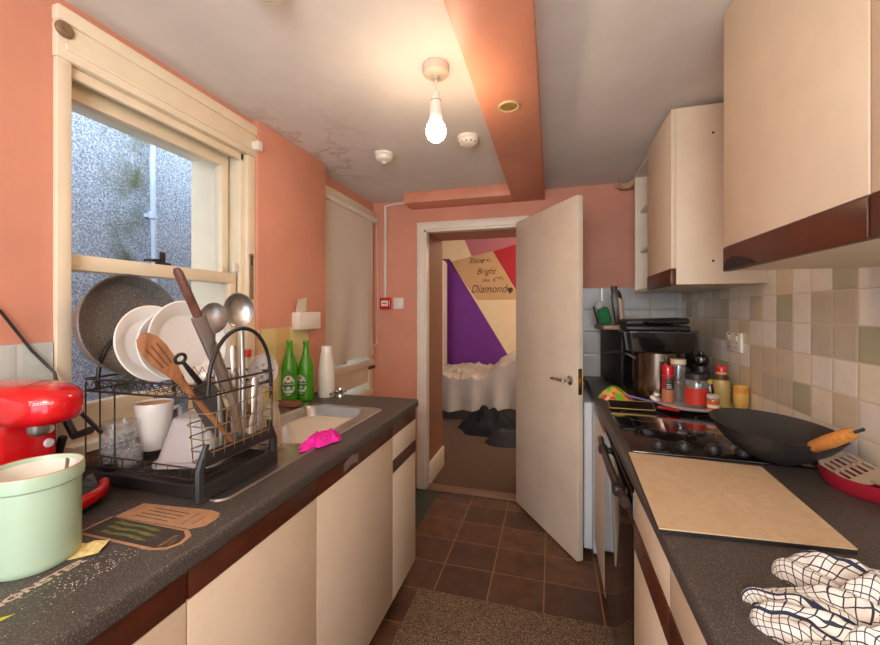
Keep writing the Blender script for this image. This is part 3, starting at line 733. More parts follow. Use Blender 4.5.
obj('steel_neck', G().tube([t1, t1+(t2-t1)*.1, t2, t3, t4], [.016, .0165, .0155, .012, .009], 14, flat=.5, up=(.8, -.5, 0)), steel, kn, True)
rk2 = thing('ring_end_utensil', 'black handled utensil with a hanging ring, beside the wooden spatula', 'kitchen utensil', (-.80, .80, 1.0))
r0 = P3((-.80, .682, 1.243)); r1 = P3((-.805, .712, 1.21)); r2 = P3((-.825, .755, 1.175))
g = G(); e1 = (r1-r0).normalized(); e2 = e1.cross(P3((.8, -.55, .2))).normalized()
g.tube([r0+e1*.011*math.cos(t)+e2*.011*math.sin(t) for t in [2*PI*i/16 for i in range(16)]], .0038, 8, closed=True); g.tube([r0+e1*.012, r1, r2], [.004, .006, .007], 8)
obj('hanging_ring', g, black_pl, rk2, True)
mt = frame(r2, (P3((-.81, .83, 1.0))-r2), (.8, -.55, 0))
obj('broad_blade', G().prism([(0, -.010), (.015, -.027), (.05, -.033), (.12, -.03), (.16, -.015), (.175, 0), (.16, .015), (.12, .026), (.05, .030), (.015, .026), (0, .010)], 'z', -.002, .002, mt=mt), M('dark_grey_nylon_blade', (74, 72, 72), .35), rk2, True)
def ladle(lab, nm, c, neck, bot, r, nrm, mat, group='spoons in the basket'):
    t = thing(nm, lab, 'spoon', bot, 0, group); c = P3(c); neck = P3(neck); bot = P3(bot)
    up = (c-neck).normalized(); mt = frame(c, up, nrm)
    S = Matrix.Diagonal((1.25, 1, 1, 1))
    obj('bowl', G().lathe([(0, -r*.45), (r*.5, -r*.36), (r*.82, -r*.16), (r, .0), (r*.96, .002), (r*.78, -r*.13), (r*.5, -r*.31), (0, -r*.40)], 32, mt @ S), mat, t, True)
    obj('handle', G().tube([c-up*r*1.15, neck, (neck+bot)/2+P3((.004, 0, 0)), bot], [.006, .0045, .006, .0075], 10, flat=.55, up=(.8, -.5, 0)), mat, t, True)
ladle('bright steel ladle with its bowl up, tallest spoon in the basket', 'ladle', (-.80, .853, 1.352), (-.80, .864, 1.29), (-.79, .855, .998), .038, (.75, -.62, .5), steel)
ladle('steel serving spoon with its bowl up, just left of the ladle', 'serving_spoon', (-.83, .80, 1.332), (-.82, .79, 1.275), (-.80, .80, .998), .033, (.5, -.8, .35), steel_dk)
ms = thing('strainer_spoon', 'clear plastic pierced spoon at the right side of the basket', 'spoon', (-.79, .92, 1.0), 0, 'spoons in the basket')
c = P3((-.80, .942, 1.178)); b_ = P3((-.79, .905, .998)); up = (c-b_).normalized(); mt = frame(c, up, (.8, -.6, .1)); S = Matrix.Diagonal((1.2, 1, 1, 1))
obj('bowl', G().lathe([(0, -.014), (.022, -.012), (.037, -.002), (.041, .005), (.040, .007), (.034, .001), (.020, -.008), (0, -.010)], 28, mt @ S), frost, ms, True)
g = G()
for k in range(6): a_ = 2*PI*k/6; g.lathe([(0, .0005), (.004, .0005), (.004, -.004), (0, -.004)], 10, mt @ Matrix.Translation((.017*math.cos(a_), .017*math.sin(a_), -.004)))
obj('holes', g, M('hole_grey', (120, 120, 124), .6), ms, True)
obj('handle', G().tube([c-up*.038, b_], [.007, .008], 8, flat=.6), frost, ms, True)
for k, (x, y, z, dy, lab) in enumerate(((-.80, .835, 1.26, .0, 'flat steel handle standing in the middle of the basket'), (-.81, .87, 1.20, .01, 'steel fork handle standing behind the ladle in the basket'), (-.775, .885, 1.17, .02, 'steel knife handle nearest the aisle in the basket'))):
    t = thing(('cutlery_handle', 'fork', 'table_knife')[k], lab, 'cutlery', (x, y, 1.0), 0, 'cutlery in the basket')
    top = P3((x, y, z)); bt = P3((x+.005, y-dy, .998)); m_ = top+(bt-top)*.55
    obj('handle', G().tube([top, top+(bt-top)*.04, m_], [.005, .009, .006], 10, flat=.35, up=(.8, -.5, 0)), steel, t, True)
    obj('blade', G().tube([m_, m_+(bt-m_)*.3, bt], [.006, .010, .009], 10, flat=.2, up=(.8, -.5, 0)), steel, t, True)
# ------------------------------------------------------------------ loose things on the left worktop
vessel('glass_jar', 'clear glass carafe upright on the drainer right of the dish rack', 'jar', [(0, 0), (.034, 0), (.036, .005), (.036, .07), (.031, .10), (.025, .125), (.025, .14), (.023, .14), (.023, .125), (.029, .10), (.0335, .07), (.0335, .012), (0, .010)], thin_glass('milky_glass', (.93, .92, .89), .2, .05, .3, (226, 214, 194)), (-.865, 1.052, .9165))
b0 = obj('cereal_bowl', G().lathe([(0, -.045), (.03, -.045), (.036, -.04), (.062, -.015), (.075, .02), (.073, .021), (.058, -.012), (.03, -.038), (0, -.039)], 44, frame((0, 0, 0), (0, .5, -1), (.75, .45, .3))), white_cer)
b0.location = (-.895, 1.175, .875); tag(b0, 'white bowl tilted in the sink behind the glass carafe', 'bowl')
sp_ = obj('sponge', G().superell((0, 0, .012), (.060, .030, .012), .35, .4, 28, 14), M('brown_sponge', (128, 82, 62), .9, var=.2, vs=40, bump=.5, bs=150)); sp_.location = (-1.165, 1.535, .9125)
tag(sp_, 'brown sponge on the sink edge in front of the green bottles', 'sponge')
cl = G()
def clf(u, v):
    a = u*2*PI; r = .105*v*(1+.18*math.sin(3*a+1)+.10*math.sin(7*a)+.05*math.sin(13*a))
    x = -.738+.42*r*math.cos(a); y = 1.150+.90*r*math.sin(a)
    nz_ = noise.noise(Vector((x*26, y*26, 2)))
    fo = abs(math.sin(y*38+x*52+4.5*nz_))
    z = .914+.030*(1-v**4)*(.75+.5*nz_)+.010*(fo-.5)*(1-v**5)+.007*noise.noise(Vector((x*90, y*90, 5)))*(1-v**5)
    return (x, y, max(z, .9152))
cl.sheet(clf, 110, 30); bmesh.ops.remove_doubles(cl.bm, verts=cl.bm.verts[:], dist=1e-5)
tag(obj('dishcloth', cl, M('pink_microfibre', (232, 36, 160), .9, var=.12, vs=30, bump=.5, bs=400)), 'bright pink cloth crumpled on the front edge of the sink', 'cloth')
vessel('rinse_bottle', 'clear bottle with a red cap on the window sill behind the dish rack', 'bottle', [(0, 0), (.030, 0), (.032, .004), (.032, .12), (.022, .15), (.014, .165), (.014, .18), (0, .18)], thin_glass('pale_detergent', (.94, .93, .88), .2, .05, .35, (224, 220, 206)), (-1.236, 1.362, .9855))
rb_ = [o for o in bpy.data.objects if o.name == 'rinse_bottle'][0]
o = obj('cap', G().lathe([(.0145, .17), (.018, .172), (.018, .198), (.015, .202), (0, .202)], 24), red_pl, rb_); o['label'] = 'red cap'
def beer(lab, loc, yaw):
    t = thing('beer_bottle', lab, 'bottle', loc, yaw, 'green beer bottles')
    prof = [(0, .004), (.03, 0), (.036, .004), (.0375, .012), (.0375, .155), (.035, .175), (.026, .205), (.0165, .235), (.0135, .262), (.0133, .278), (.0155, .281), (.0155, .291), (.0135, .294), (.011, .294), (.011, .235), (.022, .2), (.033, .17), (.035, .15), (.035, .014), (0, .012)]
    obj('glass_body', G().lathe(prof, 40), green_gl, t)
    rr = .0381
    cyl_ = lambda a, z, e=0: ((rr+e)*math.cos(a/rr), (rr+e)*math.sin(a/rr), z)
    g = G()
    def oval(cx, cz, rx, rz, mi, e, n=28):
        vs = [cyl_(cx, cz, e)]+[cyl_(cx+rx*math.cos(2*PI*i/n), cz+rz*math.sin(2*PI*i/n), e) for i in range(n)]
        g._add(vs, [(0, 1+i, 1+(i+1) % n) for i in range(n)], mi)
    def band(a0, a1, z0, z1, mi, e, n=20):
        vs = [cyl_(a0+(a1-a0)*i/n, z, e) for z in (z0, z1) for i in range(n+1)]
        g._add(vs, [(i, i+1, n+2+i, n+1+i) for i in range(n)], mi)
    oval(0, .085, .033, .050, 1, .0002); oval(0, .085, .031, .047, 2, .0004); oval(0, .085, .0285, .043, 0, .0005)
    band(-.033, .033, .080, .098, 1, .0008); band(-.018, .018, .046, .050, 1, .0008); band(-.022, .022, .062, .066, 1, .0008)
    st = [cyl_(.0105*(1 if i % 2 == 0 else .42)*math.sin(PI*i/5), .118+.0105*(1 if i % 2 == 0 else .42)*math.cos(PI*i/5), .001) for i in range(10)]
    g._add([cyl_(0, .118, .001)]+st, [(0, 1+i, 1+(i+1) % 10) for i in range(10)], 3)
    lb = obj('label', g, [M('label_silver', (210, 216, 206), .35, .3), M('label_green', (20, 92, 44), .4), M('label_pale', (168, 196, 172), .5), red_pl], t, fix=False)
    g = G().text('Heineken', .0155, lambda a, b: cyl_(a, .0865+b, .0012), 0, align='CENTER'); obj('lettering', g, white_pl, lb)
    return t
# labels face the camera side: local +x turned that way
beer('green beer bottle on the left, nearer the sash window', (-1.205, 1.60, .9148), R(-62))
beer('green beer bottle on the right, next to the white bottle', (-1.158, 1.662, .9105), R(-96))
wb = thing('white_bottle', 'white tapered plastic bottle at the far end of the left worktop', 'bottle', (-1.115, 1.775, .9105))
obj('bottle_body', G().lathe([(0, 0), (.040, 0), (.043, .006), (.042, .10), (.038, .16), (.028, .225), (.0, .225)], 36), white_pl, wb)
obj('cap', G().lathe([(.027, .222), (.026, .255), (.024, .26), (0, .26)], 28), white_cer, wb)
# pot
pot = thing('enamel_pot', 'pale green enamel pot at the near left corner of the worktop', 'pot', (-.876, .466, .9105))
obj('pot_body', G().lathe([(0, 0), (.056, 0), (.060, .004), (.0615, .012), (.0615, .138), (.0655, .142), (.066, .160), (.065, .165), (.0625, .165), (.060, .160), (.0595, .14), (.0590, .01), (0, .008)], 72), mint, pot)
obj('cream_lining', G().lathe([(.0592, .158), (.0586, .14), (.058, .06), (0, .06), (0, .0605), (.0575, .0605), (.058, .14), (.0588, .158)], 64), M('cream_enamel', (236, 232, 220), .3), pot)
obj('worn_rim', G().lathe([(.0625, .1652), (.0645, .1656), (.0655, .1645), (.0640, .1648)], 64), M('tan_rim', (190, 150, 110), .5), pot)
sp2 = obj('teaspoon', G().tube([(-.885, .505, .975), (-.868, .505, 1.035), (-.851, .500, 1.079)], [.006, .003, .0045], 8, flat=.5), steel); tag(sp2, 'teaspoon leaning inside the pale green pot', 'spoon')
# coffee machine
cm = thing('coffee_machine', 'glossy red pod coffee machine beside the dish rack', 'coffee machine', (-1.115, .572, .9105))
g = G(); g.superell((0, 0, .240), (.146, .068, .045), .6, .85, 44, 24); obj('head', g, red_pl, cm)
g = G(); g.box(-.125, .0, -.045, .068, .015, .23, .018, 3); obj('column', g, red_pl, cm)
g = G(); g.box(-.10, .0, -.088, -.056, .02, .20, .014, 3); obj('water_tank', g, thin_glass('red_tank', (.8, .05, .06), .3, .08, .6, (190, 16, 26)), cm)
obj('spout', G().lathe([(0, .205), (.019, .205), (.019, .185), (.016, .176), (.013, .174), (0, .174)], 24, Matrix.Translation((.060, -.005, 0))), steel, cm)
ht = obj('head_seam', G().box(-.10, .138, -.0845, .082, .2035, .2055), M('dark_red', (120, 8, 14), .4), cm) if False else None
g = G(); g.prism(arc(.02, 0, .125, -62, 62, 24)+[(-.12, .09), (-.12, -.09)], 'z', 0, .016, bev=.003); obj('base', g, black_pl, cm)
g = G(); q = arc(.022, 0, .124, -60, 60, 24); g.tube([(x, y, .026) for x, y in q], .011, 12, flat=1.3, up=(0, 0, 1)); obj('red_tray_rim', g, red_pl, cm)
obj('drip_grate', G().prism(arc(.02, 0, .108, -60, 60, 20), 'z', .014, .026), black_pl, cm)
mt = frame((-.034, .022, .135), (0, 1, 0), (1, 0, 0))
for z, c_ in ((.018, (226, 200, 150)), (-.014, (214, 206, 206))):
    obj('button', G().lathe([(0, 0), (.010, 0), (.010, .004), (.008, .006), (0, .006)], 18, frame((-.001, .046, .150+z), (0, 1, 0), (1, 0, 0))), M('button_'+str(c_[2]), c_, .3), cm)
def onhead(a, b):
    t = R(-44)+a/.085; z = .250+b; sp_ = lambda v, e: math.copysign(abs(v)**e, v)
    ph = math.asin(min(1, ((z-.240)/.045)**(1/.6))); k = math.cos(ph)**.6
    return ((.146*k+.0012)*sp_(math.cos(t), .85), (.068*k+.0012)*sp_(math.sin(t), .85), z)
obj('lettering', G().text('Tassimo', .012, onhead, 0, .25), M('pale_pink_print', (250, 214, 204), .4), cm)
g = G(); g.tube([(-1.262, .36, 1.56), (-1.266, .50, 1.46), (-1.268, .61, 1.349), (-1.262, .665, 1.25), (-1.24, .70, 1.19), (-1.20, .69, 1.13), (-1.19, .64, 1.08), (-1.215, .60, 1.03)], .0037, 8)
tag(obj('power_cord', g, black_pl), 'black cord running down the wall tiles to the red coffee machine', 'cable')
g = G(); g.tube([(-1.215, .705, 1.13), (-1.12, .695, 1.085), (-1.05, .685, 1.055)], .005, 8)
g.tube([(-1.20, .69, 1.10), (-1.12, .672, 1.045), (-1.06, .668, 1.065)], .009, 10); g.tube([(-1.14, .66, 1.045), (-1.155, .655, .99), (-1.16, .66, .925)], .009, 10)
tag(obj('hose', g, black_pl), 'short black hose between the coffee machine and the dish rack', 'hose')
nc = [(-.822, .480, 0), (-.852, .520, 0), (-.807, .541, 0), (-.786, .508, 0)]
def notef(u, v):
    a_ = Vector(nc[0]).lerp(Vector(nc[3]), u); b_ = Vector(nc[1]).lerp(Vector(nc[2]), u); p_ = a_.lerp(b_, v)
    return (p_.x, p_.y, .9113+.004*abs(math.sin(u*5+v*2))*v+.003*u*u)
nt = obj('sticky_note', G().sheet(notef, 10, 8).solidify(.0006), M('yellow_paper', (238, 214, 144), .7, var=.2, vs=90)); 
tag(nt, 'yellow paper scrap on the worktop at the foot of the green pot', 'paper')
nm_ = thing('can_sticker', 'tan and black can shaped sticker stuck to the worktop before the dish rack', 'sticker', (-.79, .61, .9105))
def sq(poly, z0, z1, m, nme, par=nm_): return obj(nme, G().prism(poly, 'z', z0, z1), m, par, True)
tan_m = M('tan_print', (176, 136, 100), .5, var=.12, vs=40); dkp = M('black_print', (62, 54, 47), .45, var=.2, vs=50); grn = M('lime_print', (104, 112, 44), .5, var=.2, vs=80)
sq([(-.905, .545), (-.905, .61), (-.70, .615), (-.675, .60), (-.670, .575), (-.682, .553), (-.71, .543)], .9103, .9106, tan_m, 'tan_outline')
sq([(-.898, .550), (-.898, .609), (-.705, .609), (-.684, .594), (-.679, .575), (-.689, .558), (-.71, .550)], .9106, .9108, dkp, 'black_panel')
sq([(-.898, .612), (-.895, .672), (-.72, .690), (-.692, .684), (-.680, .665), (-.680, .635), (-.70, .618)], .9103, .9106, tan_m, 'tan_panel')
g = G()
for k in range(3):
    y = .563+.016*k; g.prism([(-.865-.006*k, y), (-.84, y-.003), (-.80, y+.001), (-.765, y-.003), (-.745+.01*(k % 2), y+.001), (-.77, y+.006), (-.80, y+.007), (-.84, y+.004), (-.862, y+.007)], 'z', .9108, .911)
obj('claw_mark', g, grn, nm_, True)
g = G().text('MONSTER', .012, lambda a, b: (-.70-b, .556+a, .911), sx=.72); obj('lettering', g, tan_m, nm_, True)
g = G().text('ENERGY', .006, lambda a, b: (-.69-b, .565+a, .911), sx=.8); obj('lettering', g, tan_m, nm_, True)
g = G()
for k in range(4): g.box(-.86+.003*k, -.77+.006*k, .627+.012*k, .629+.012*k, .9106, .9108)
g.box(-.735, -.733, .628, .672, .9106, .9108); g.box(-.712, -.7105, .632, .668, .9106, .9108)
obj('fine_print', g, dkp, nm_, True)
mk = thing('energy_drink_sticker', 'black sticker with white block capitals under the green pot', 'sticker', (-.79, .43, .9105))
g = G()
x_ = lambda b: -.787-b
g.text('MONSTER', .021, lambda a, b: (x_(b), .362+a, .9106), 0, sx=1.35, bold=.0009)
g.box(-.805, -.781, .3975, .3995, .9106, .9107)
obj('lettering', g, M('white_print', (196, 176, 160), .5, var=.2, vs=90), mk, True)
obj('lettering', G().text('ENERGY', .010, lambda a, b: (-.772-b, .40+a*1.3, .9106)), M('green_print', (96, 124, 60), .5, var=.2, vs=90), mk, True)
g = G(); g.prism([(-.765, .335), (-.752, .352), (-.748, .376), (-.757, .366), (-.768, .35)], 'z', .9104, .9107); obj('claw_mark', g, M('yellow_green_print', (190, 196, 20), .5), mk, True)
g = G(); r4 = random.Random(4)
for k in range(230):
    if k < 180: y = .40+abs(r4.gauss(.07, .05)); x = -.72-abs(r4.gauss(.02, .03))
    else: y = r4.uniform(.3, .8); x = r4.uniform(-.80, -.66)
    s_ = r4.uniform(.0002, .0007); g.box(x-s_, x+s_, y-s_, y+s_, .910, .9106)
o = obj('crumbs', g, M('white_crumbs', (210, 204, 192), .8)); o['kind'] = 'stuff'; tag(o, 'scatter of white crumbs on the worktop in front of the pot', 'crumbs')
# ------------------------------------------------------------------ right run
XR = .225
base_unit('cream base cupboard between the oven and the white fridge', 1.815, 2.262, XR, -1, False, group='base cupboards')
base_unit('cream base unit with a drawer next to the oven, near side', .867, 1.208, XR, -1, True, False)
base_unit('cream base unit with a drawer below the tea towel', .40, .867, XR, -1, True, False)
g = G()
g.prism(wt_prof(.803, .212, -1), 'y', -.6, 2.81); tag(obj('worktop', g, worktop_m), 'charcoal worktop along the tiled right wall carrying the hob', 'worktop')
fr = thing('fridge', 'white under-counter fridge half hidden behind the open door', 'fridge', (.25, 2.54, 0))
obj('cabinet', G().box(.222, .76, 2.27, 2.79, .03, .862, .006), M('fridge_white', (224, 230, 236), .5, var=.02), fr, True)
dd = obj('fridge_door', G().box(.172, .219, 2.27, 2.79, .05, .85, .008, 3), M('fridge_door_white', (224, 230, 236), .5, var=.02), fr, True)
for y in (2.30, 2.75): obj('foot', G().cyl((.24, y, 0), (.24, y, .035), .018), black_pl, fr, True)
ov = thing('oven', 'built-in black glass oven below the hob', 'oven', (.23, 1.51, 0))
obj('oven_body', G().box(.245, .78, 1.211, 1.812, .12, .866), black_pl, ov, True)
obj('control_panel', G().box(.228, .246, 1.211, 1.812, .84, .864, .002), M('dark_steel_panel', (92, 84, 78), .3, .7), ov, True)
dg = obj('oven_door', G().box(.222, .246, 1.211, 1.812,   .14, .836, .003), black_gl, ov, True)
obj('plinth', G().box(.285, .30, 1.211, 1.812, 0, .12), plinth_m, ov, True)
g = G(); g.tube([(.204, 1.22, .80), (.198, 1.4, .80), (.198, 1.62, .80), (.204, 1.80, .80)], .0125, 12, flat=1.3)
obj('door_handle', g, M('worn_bronze_bar', (72, 58, 50), .35, .4), ov, True)
for y in (1.30, 1.66):
    g = G(); g.cyl((.230, y, .80), (.198, y, .80), .012); g.superell((.198, y, .803), (.018, .024, .018), .6, .6, 20, 12); obj('handle_bracket', g, black_pl, ov, True)
hb = thing('hob', 'black glass hob with four front knobs set in the right worktop', 'hob', (.51, 1.60, .91))
obj('glass_top', G().box(.243, .765, 1.325, 1.915, .910, .917, .003), black_gl, hb, True)
for k, x in enumerate((.328, .40, .48, .56)):
    o = obj('knob', G().lathe([(0, 0), (.021, 0), (.022, .006), (.018, .019), (.015, .021), (0, .021)], 24), black_pl, hb); o.location = (x-.51, 1.385-1.60, .007)
    obj('pointer', G().box(-.002, .002, -.016, .016, .0205, .0225, .0008), steel_dk, o)
ring_m = M('ring_grey', (84, 82, 80), .3)
for x, y, r in ((.37, 1.52, .07), (.63, 1.52, .09), (.37, 1.78, .09), (.63, 1.78, .07)): obj('cooking_ring', G().lathe([(r, 0), (r+.002, 0), (r+.002, .0004), (r, .0004)], 48, Matrix.Translation((x, y, .917))), ring_m, hb, True)
wk = thing('wok', 'black steel wok with a wooden handle on the hob', 'wok', (.616, 1.362, .918))
mt = Matrix.Rotation(R(5), 4, Vector((.75, .66, 0)))
obj('wok_bowl', G().lathe([(0, 0), (.045, .001), (.06, .005), (.10, .029), (.133, .062), (.153, .094), (.155, .096), (.152, .096), (.130, .064), (.098, .032), (.058, .009), (0, .004)], 72, Matrix.Translation((0, 0, .004)) @ mt), black_iron, wk)
hv = Vector((.62, -.18, 0)).normalized()
def wp(d, z): return tuple(hv*d+Vector((0, -.005, z)))
h0 = Vector((.018, -.112, .062)); h1 = Vector((.050, -.242, .152)); hq = lambda t: h0+(h1-h0)*t
hs = obj('wooden_handle', G().tube([hq(.22), hq(.28), hq(.6), hq(.95), hq(1)], [.010, .0145, .0165, .0145, .010], 14), wood_lt, wk)
obj('steel_socket', G().tube([hq(0), hq(.3)], [.018, .011], 12), black_iron, wk)
g = G(); e_ = (h1-h0).normalized(); o_ = h1+e_*.004; g.tube([o_, o_+e_*.012+Vector((.008, 0, .003)), o_+e_*.026, o_+e_*.012-Vector((.008, 0, .003))], .003, 8, closed=True); obj('hanging_loop', g, black_pl, wk)
cb2 = thing('chopping_board', 'beige marbled chopping board lying on the right worktop', 'chopping board', (.39, 1.09, .911))
n = NT('marbled_board'); f1 = n.noise(9, 7, rough=.7)
n.l(n.ramp(f1, [(.3, lin((196, 168, 132))), (.5, lin((212, 186, 150))), (.56, lin((203, 175, 139))), (.6, lin((214, 190, 156))), (.8, lin((206, 178, 142)))]), n.b.inputs['Base Color']); n.b.inputs['Roughness'].default_value = .4
brd = [(.205, .860), (.531, .882), (.557, 1.276), (.226, 1.298)]
obj('board_top', G().prism(brd, 'z', .9188, .9215), n.m, cb2, True)
obj('black_backing', G().prism(brd, 'z', .911, .9188), black_pl, cb2, True)
# tea towel
tw = NT('checked_towel'); uv = tw.n('ShaderNodeTexCoord').outputs['UV']; sp = tw.n('ShaderNodeSeparateXYZ'); tw.l(uv, sp.inputs[0])
def gl(s, per, w): return tw.math('LESS_THAN', tw.math('PINGPONG', tw.math('DIVIDE', s, per), .5), w)
lines = tw.math('MAXIMUM', gl(sp.outputs[0], .0105, .07), gl(sp.outputs[1], .0105, .07))
band = gl(sp.outputs[1], .26, .014)
tcol = tw.mix(lines, tw.ramp(tw.noise(40, 3), [(.3, lin((214, 212, 202))), (.7, lin((232, 232, 226)))]), lin((52, 56, 68)))
tw.l(tw.mix(band, tcol, lin((40, 50, 78))), tw.b.inputs['Base Color']); tw.b.inputs['Roughness'].default_value = .95
tw.bump(tw.noise(700, 2), .3)
def lobe(g, cx, cy, a, b, h, rot, seed, tipx=0, z0=.911, ur=0, ou=0):
    cr, sr = math.cos(rot), math.sin(rot)
    def f(u, v):
        t = u*2*PI; r = math.sin(v*PI/2)
        w = 1+.12*noise.noise(Vector((math.cos(t)*1.4, math.sin(t)*1.4, seed)))
        px_ = a*r*w*math.cos(t); py_ = b*r*w*math.sin(t)
        if math.cos(t) < 0: py_ *= 1-tipx*math.cos(t)**2
        x = cx+px_*cr-py_*sr; y = cy+px_*sr+py_*cr
        z = z0+h*max(0, math.cos(v*PI/2))**.75
        k = noise.noise(Vector((x*14+seed, y*22, seed)))*.6+noise.noise(Vector((x*40, y*50, seed)))*.42+noise.noise(Vector((x*85, y*95, seed)))*.18
        fold = abs(math.sin(py_*60+px_*25+seed+2*noise.noise(Vector((x*9, y*9, seed)))))
        z += h*.34*k*(1-r**3)+h*.40*(fold**1.6-.5)*(1-r**3)
        return (x, y, max(z, z0))
    def uvf(u, v):
        x, y, z = f(u, v); c2, s2 = math.cos(ur), math.sin(ur)
        l = v*1.15; t = u*2*PI
        X_ = a*l*math.cos(t)*1.0; Y_ = b*l*math.sin(t)*1.3
        X_ += .012*noise.noise(Vector((x*26, y*26, seed+9))); Y_ += .014*noise.noise(Vector((x*26, y*26, seed+3)))
        return (X_*c2-Y_*s2+ou, X_*s2+Y_*c2+ou)
    g.sheet(f, 110, 40, 0, uvf)
g = G()
lobe(g, .448, .748, .098, .050, .046, -.42, 1.3, .2, ur=.5, ou=.01)
lobe(g, .378, .676, .104, .036, .038, -.22, 4.1, .75, ur=.15, ou=.03)
lobe(g, .49, .65, .10, .09, .044, .2, 7.7, .0, ur=.9, ou=.05)
lobe(g, .43, .70, .05, .03, .052, .6, 11.7, .1, ur=1.2, ou=.15)
lobe(g, .345, .632, .080, .040, .034, -.34, 5.2, .3, ur=.35, ou=.02)
lobe(g, .415, .615, .07, .035, .047, .15, 9.2, .3, ur=.75, ou=.09)
lobe(g, .41, .555, .15, .055, .034, -.2, 8.4, .1, ur=.3, ou=.07)
tag(obj('tea_towel', g, tw.m, sharp=80), 'white tea towel with a dark check, crumpled on the right worktop', 'tea towel')
# red spoon rests and slotted turner
def rest(lab, loc, rz, L=.085, W=.05):
    g = G(); q = [(L*math.cos(R(a)), W*math.sin(R(a))) for a in range(0, 360, 10)]
    s = lambda k: [(x*k, y*k) for x, y in q]
    ringloft(g, [(s(.80), 0), (s(.96), .014), (s(1.0), .038), (s(.97), .039), (s(.92), .016), (s(.78), .005)]); ringloft(g, [(s(.80), 0)])
    o = obj('spoon_rest', g, red_cer); o.location = loc; o.rotation_euler = (0, 0, rz); return tag(o, lab, 'spoon rest', 'red spoon rests')
rest('red oval spoon rest holding the slotted turner', (.722, 1.192, .911), R(-72), .090, .056)
st = thing('slotted_turner', 'grey-beige slotted turner resting across the red spoon rest', 'turner', (.76, 1.29, .94))
mt = frame((.700, 1.262, .970), Vector((.03, -.145, -.022)), (-.40, -.30, .85)) @ Matrix.Scale(1.05, 4)
g = G(); m_t = M('taupe_nylon', (176, 156, 132), .45)
def bar(x0, x1, y0, y1): g.box(x0, x1, y0, y1, -.0015, .0015, mt=mt)
w = .034
for k in range(6):
    y0 = -w+.0025+k*.0128; bar(.012, .085, y0-.0025, y0+.0028)
g.prism([(0, -.02), (.004, -.030), (.014, -w), (.014, w), (.004, .030), (0, .02), (-.003, 0)], 'z', -.0015, .0015, mt=mt); bar(.046, .053, -w, w)
g.prism([(.083, -w), (.10, -w*.8), (.115, -.010), (.115, .010), (.10, w*.8), (.083, w)], 'z', -.0015, .0015, mt=mt)
obj('slotted_blade', g, m_t, st, True)
obj('handle', G().tube([mt @ Vector((.11, 0, 0)), mt @ Vector((.16, 0, .012)), mt @ Vector((.27, 0, .05))], [.007, .007, .009], 10, flat=.6), m_t, st, True)
rest('red spoon rest at the right edge, beside the tiled wall', (.772, 1.40, .911), R(80), .05, .024)

# tray with jars and bottles
g = G(); P_ = [(0, 0), (.135, 0), (.16, .006), (.172, .016), (.174, .020), (.171, .021), (.158, .011), (.134, .005), (0, .005)]
ty = thing('serving_plate', 'round white plate with a red patterned edge holding jars and sauces', 'plate', (.618, 2.035, .9175))
obj('plate_body', g.lathe([(r*.97, z) for r, z in P_], 64, Matrix.Translation((0, 0, 0))), white_cer, ty)
obj('red_rim_band', G().lathe([(.1695, .0190), (.168, .0205), (.160, .0148), (.161, .0140)], 64, None, 0, R(200), R(300)), red_pl, ty)
ZT = .9235
sh = thing('spice_shaker', 'tall spice shaker with a red cap and dark label, leftmost on the plate', 'shaker', (.525, 2.045, ZT))
obj('container', G().lathe([(0, 0), (.024, 0), (.0255, .003), (.0255, .125), (.0235, .13), (0, .13)], 32), M('paprika_fill', (196, 128, 88), .4, var=.1, vs=60), sh)
obj('red_sleeve', G().lathe([(.0258, .065), (.0260, .066), (.0260, .124), (.0256, .126)], 32), M('red_label', (170, 34, 34), .4), sh)
g = G().lathe([(.0263, .062), (.0263, .112)], 16, None, 0, R(-125), R(-35)); lb = obj('label', g, M('dark_label', (40, 46, 44), .4), sh, fix=False)
g = G(); 
for z0, z1 in ((.098, .104),): g.lathe([(.0266, z0), (.0266, z1)], 12, None, 0, R(-120), R(-45))
obj('label_band', g, M('green_band', (60, 120, 80), .4), lb, fix=False)
g = G()
for k, z in enumerate((.07, .078, .086)): g.lathe([(.0266, z), (.0266, z+.003)], 10, None, 0, R(-115), R(-60-8*k))
obj('label_print', g, white_pl, lb, fix=False)
obj('cap', G().lathe([(.0245, .128), (.0262, .130), (.0262, .170), (.024, .174), (0, .174)], 32), red_pl, sh)
def jar(nm, lab, loc, r, h, fill, fillh, lidm, lidh, glassm=glass, labm=None, la=(.3, .7), cat='jar'):
    t = thing(nm, lab, cat, loc)
    obj('glass', G().lathe([(0, 0), (r*.94, 0), (r, .004), (r, h*.88), (r*.86, h), (r*.82, h), (r*.95, h*.87), (r*.95, .006), (0, .004)], 36), glassm, t)
    if fill: obj('contents', G().lathe([(0, .006), (r*.93, .006), (r*.93, fillh*h), (0, fillh*h)], 32), fill, t)
    obj('lid', G().lathe([(r*.9, h-.002), (r*.95, h), (r*.95, h+lidh-.003), (r*.9, h+lidh), (0, h+lidh)], 36), lidm, t)
    if labm: obj('label', G().lathe([(r+.0006, h*la[0]), (r+.0006, h*la[1])], 24, None, 0, R(-170), R(-20)), labm, t, fix=False)
    return t
cof = M('instant_coffee', (74, 44, 30), .8, var=.3, vs=120)
jar('coffee_jar', 'large coffee jar with a black lid and red label', (.622, 1.985, ZT), .047, .125, cof, .72, black_pl, .026, labm=M('orange_red_label', (206, 60, 40), .45), la=(.12, .70))
jar('storage_jar', 'tall clear jar with a pale stopper between shaker and coffee jar', (.585, 2.105, ZT), .034, .175, M('brown_sugar', (150, 112, 84), .8), .5, M('cream_lid', (226, 212, 182), .4), .022)
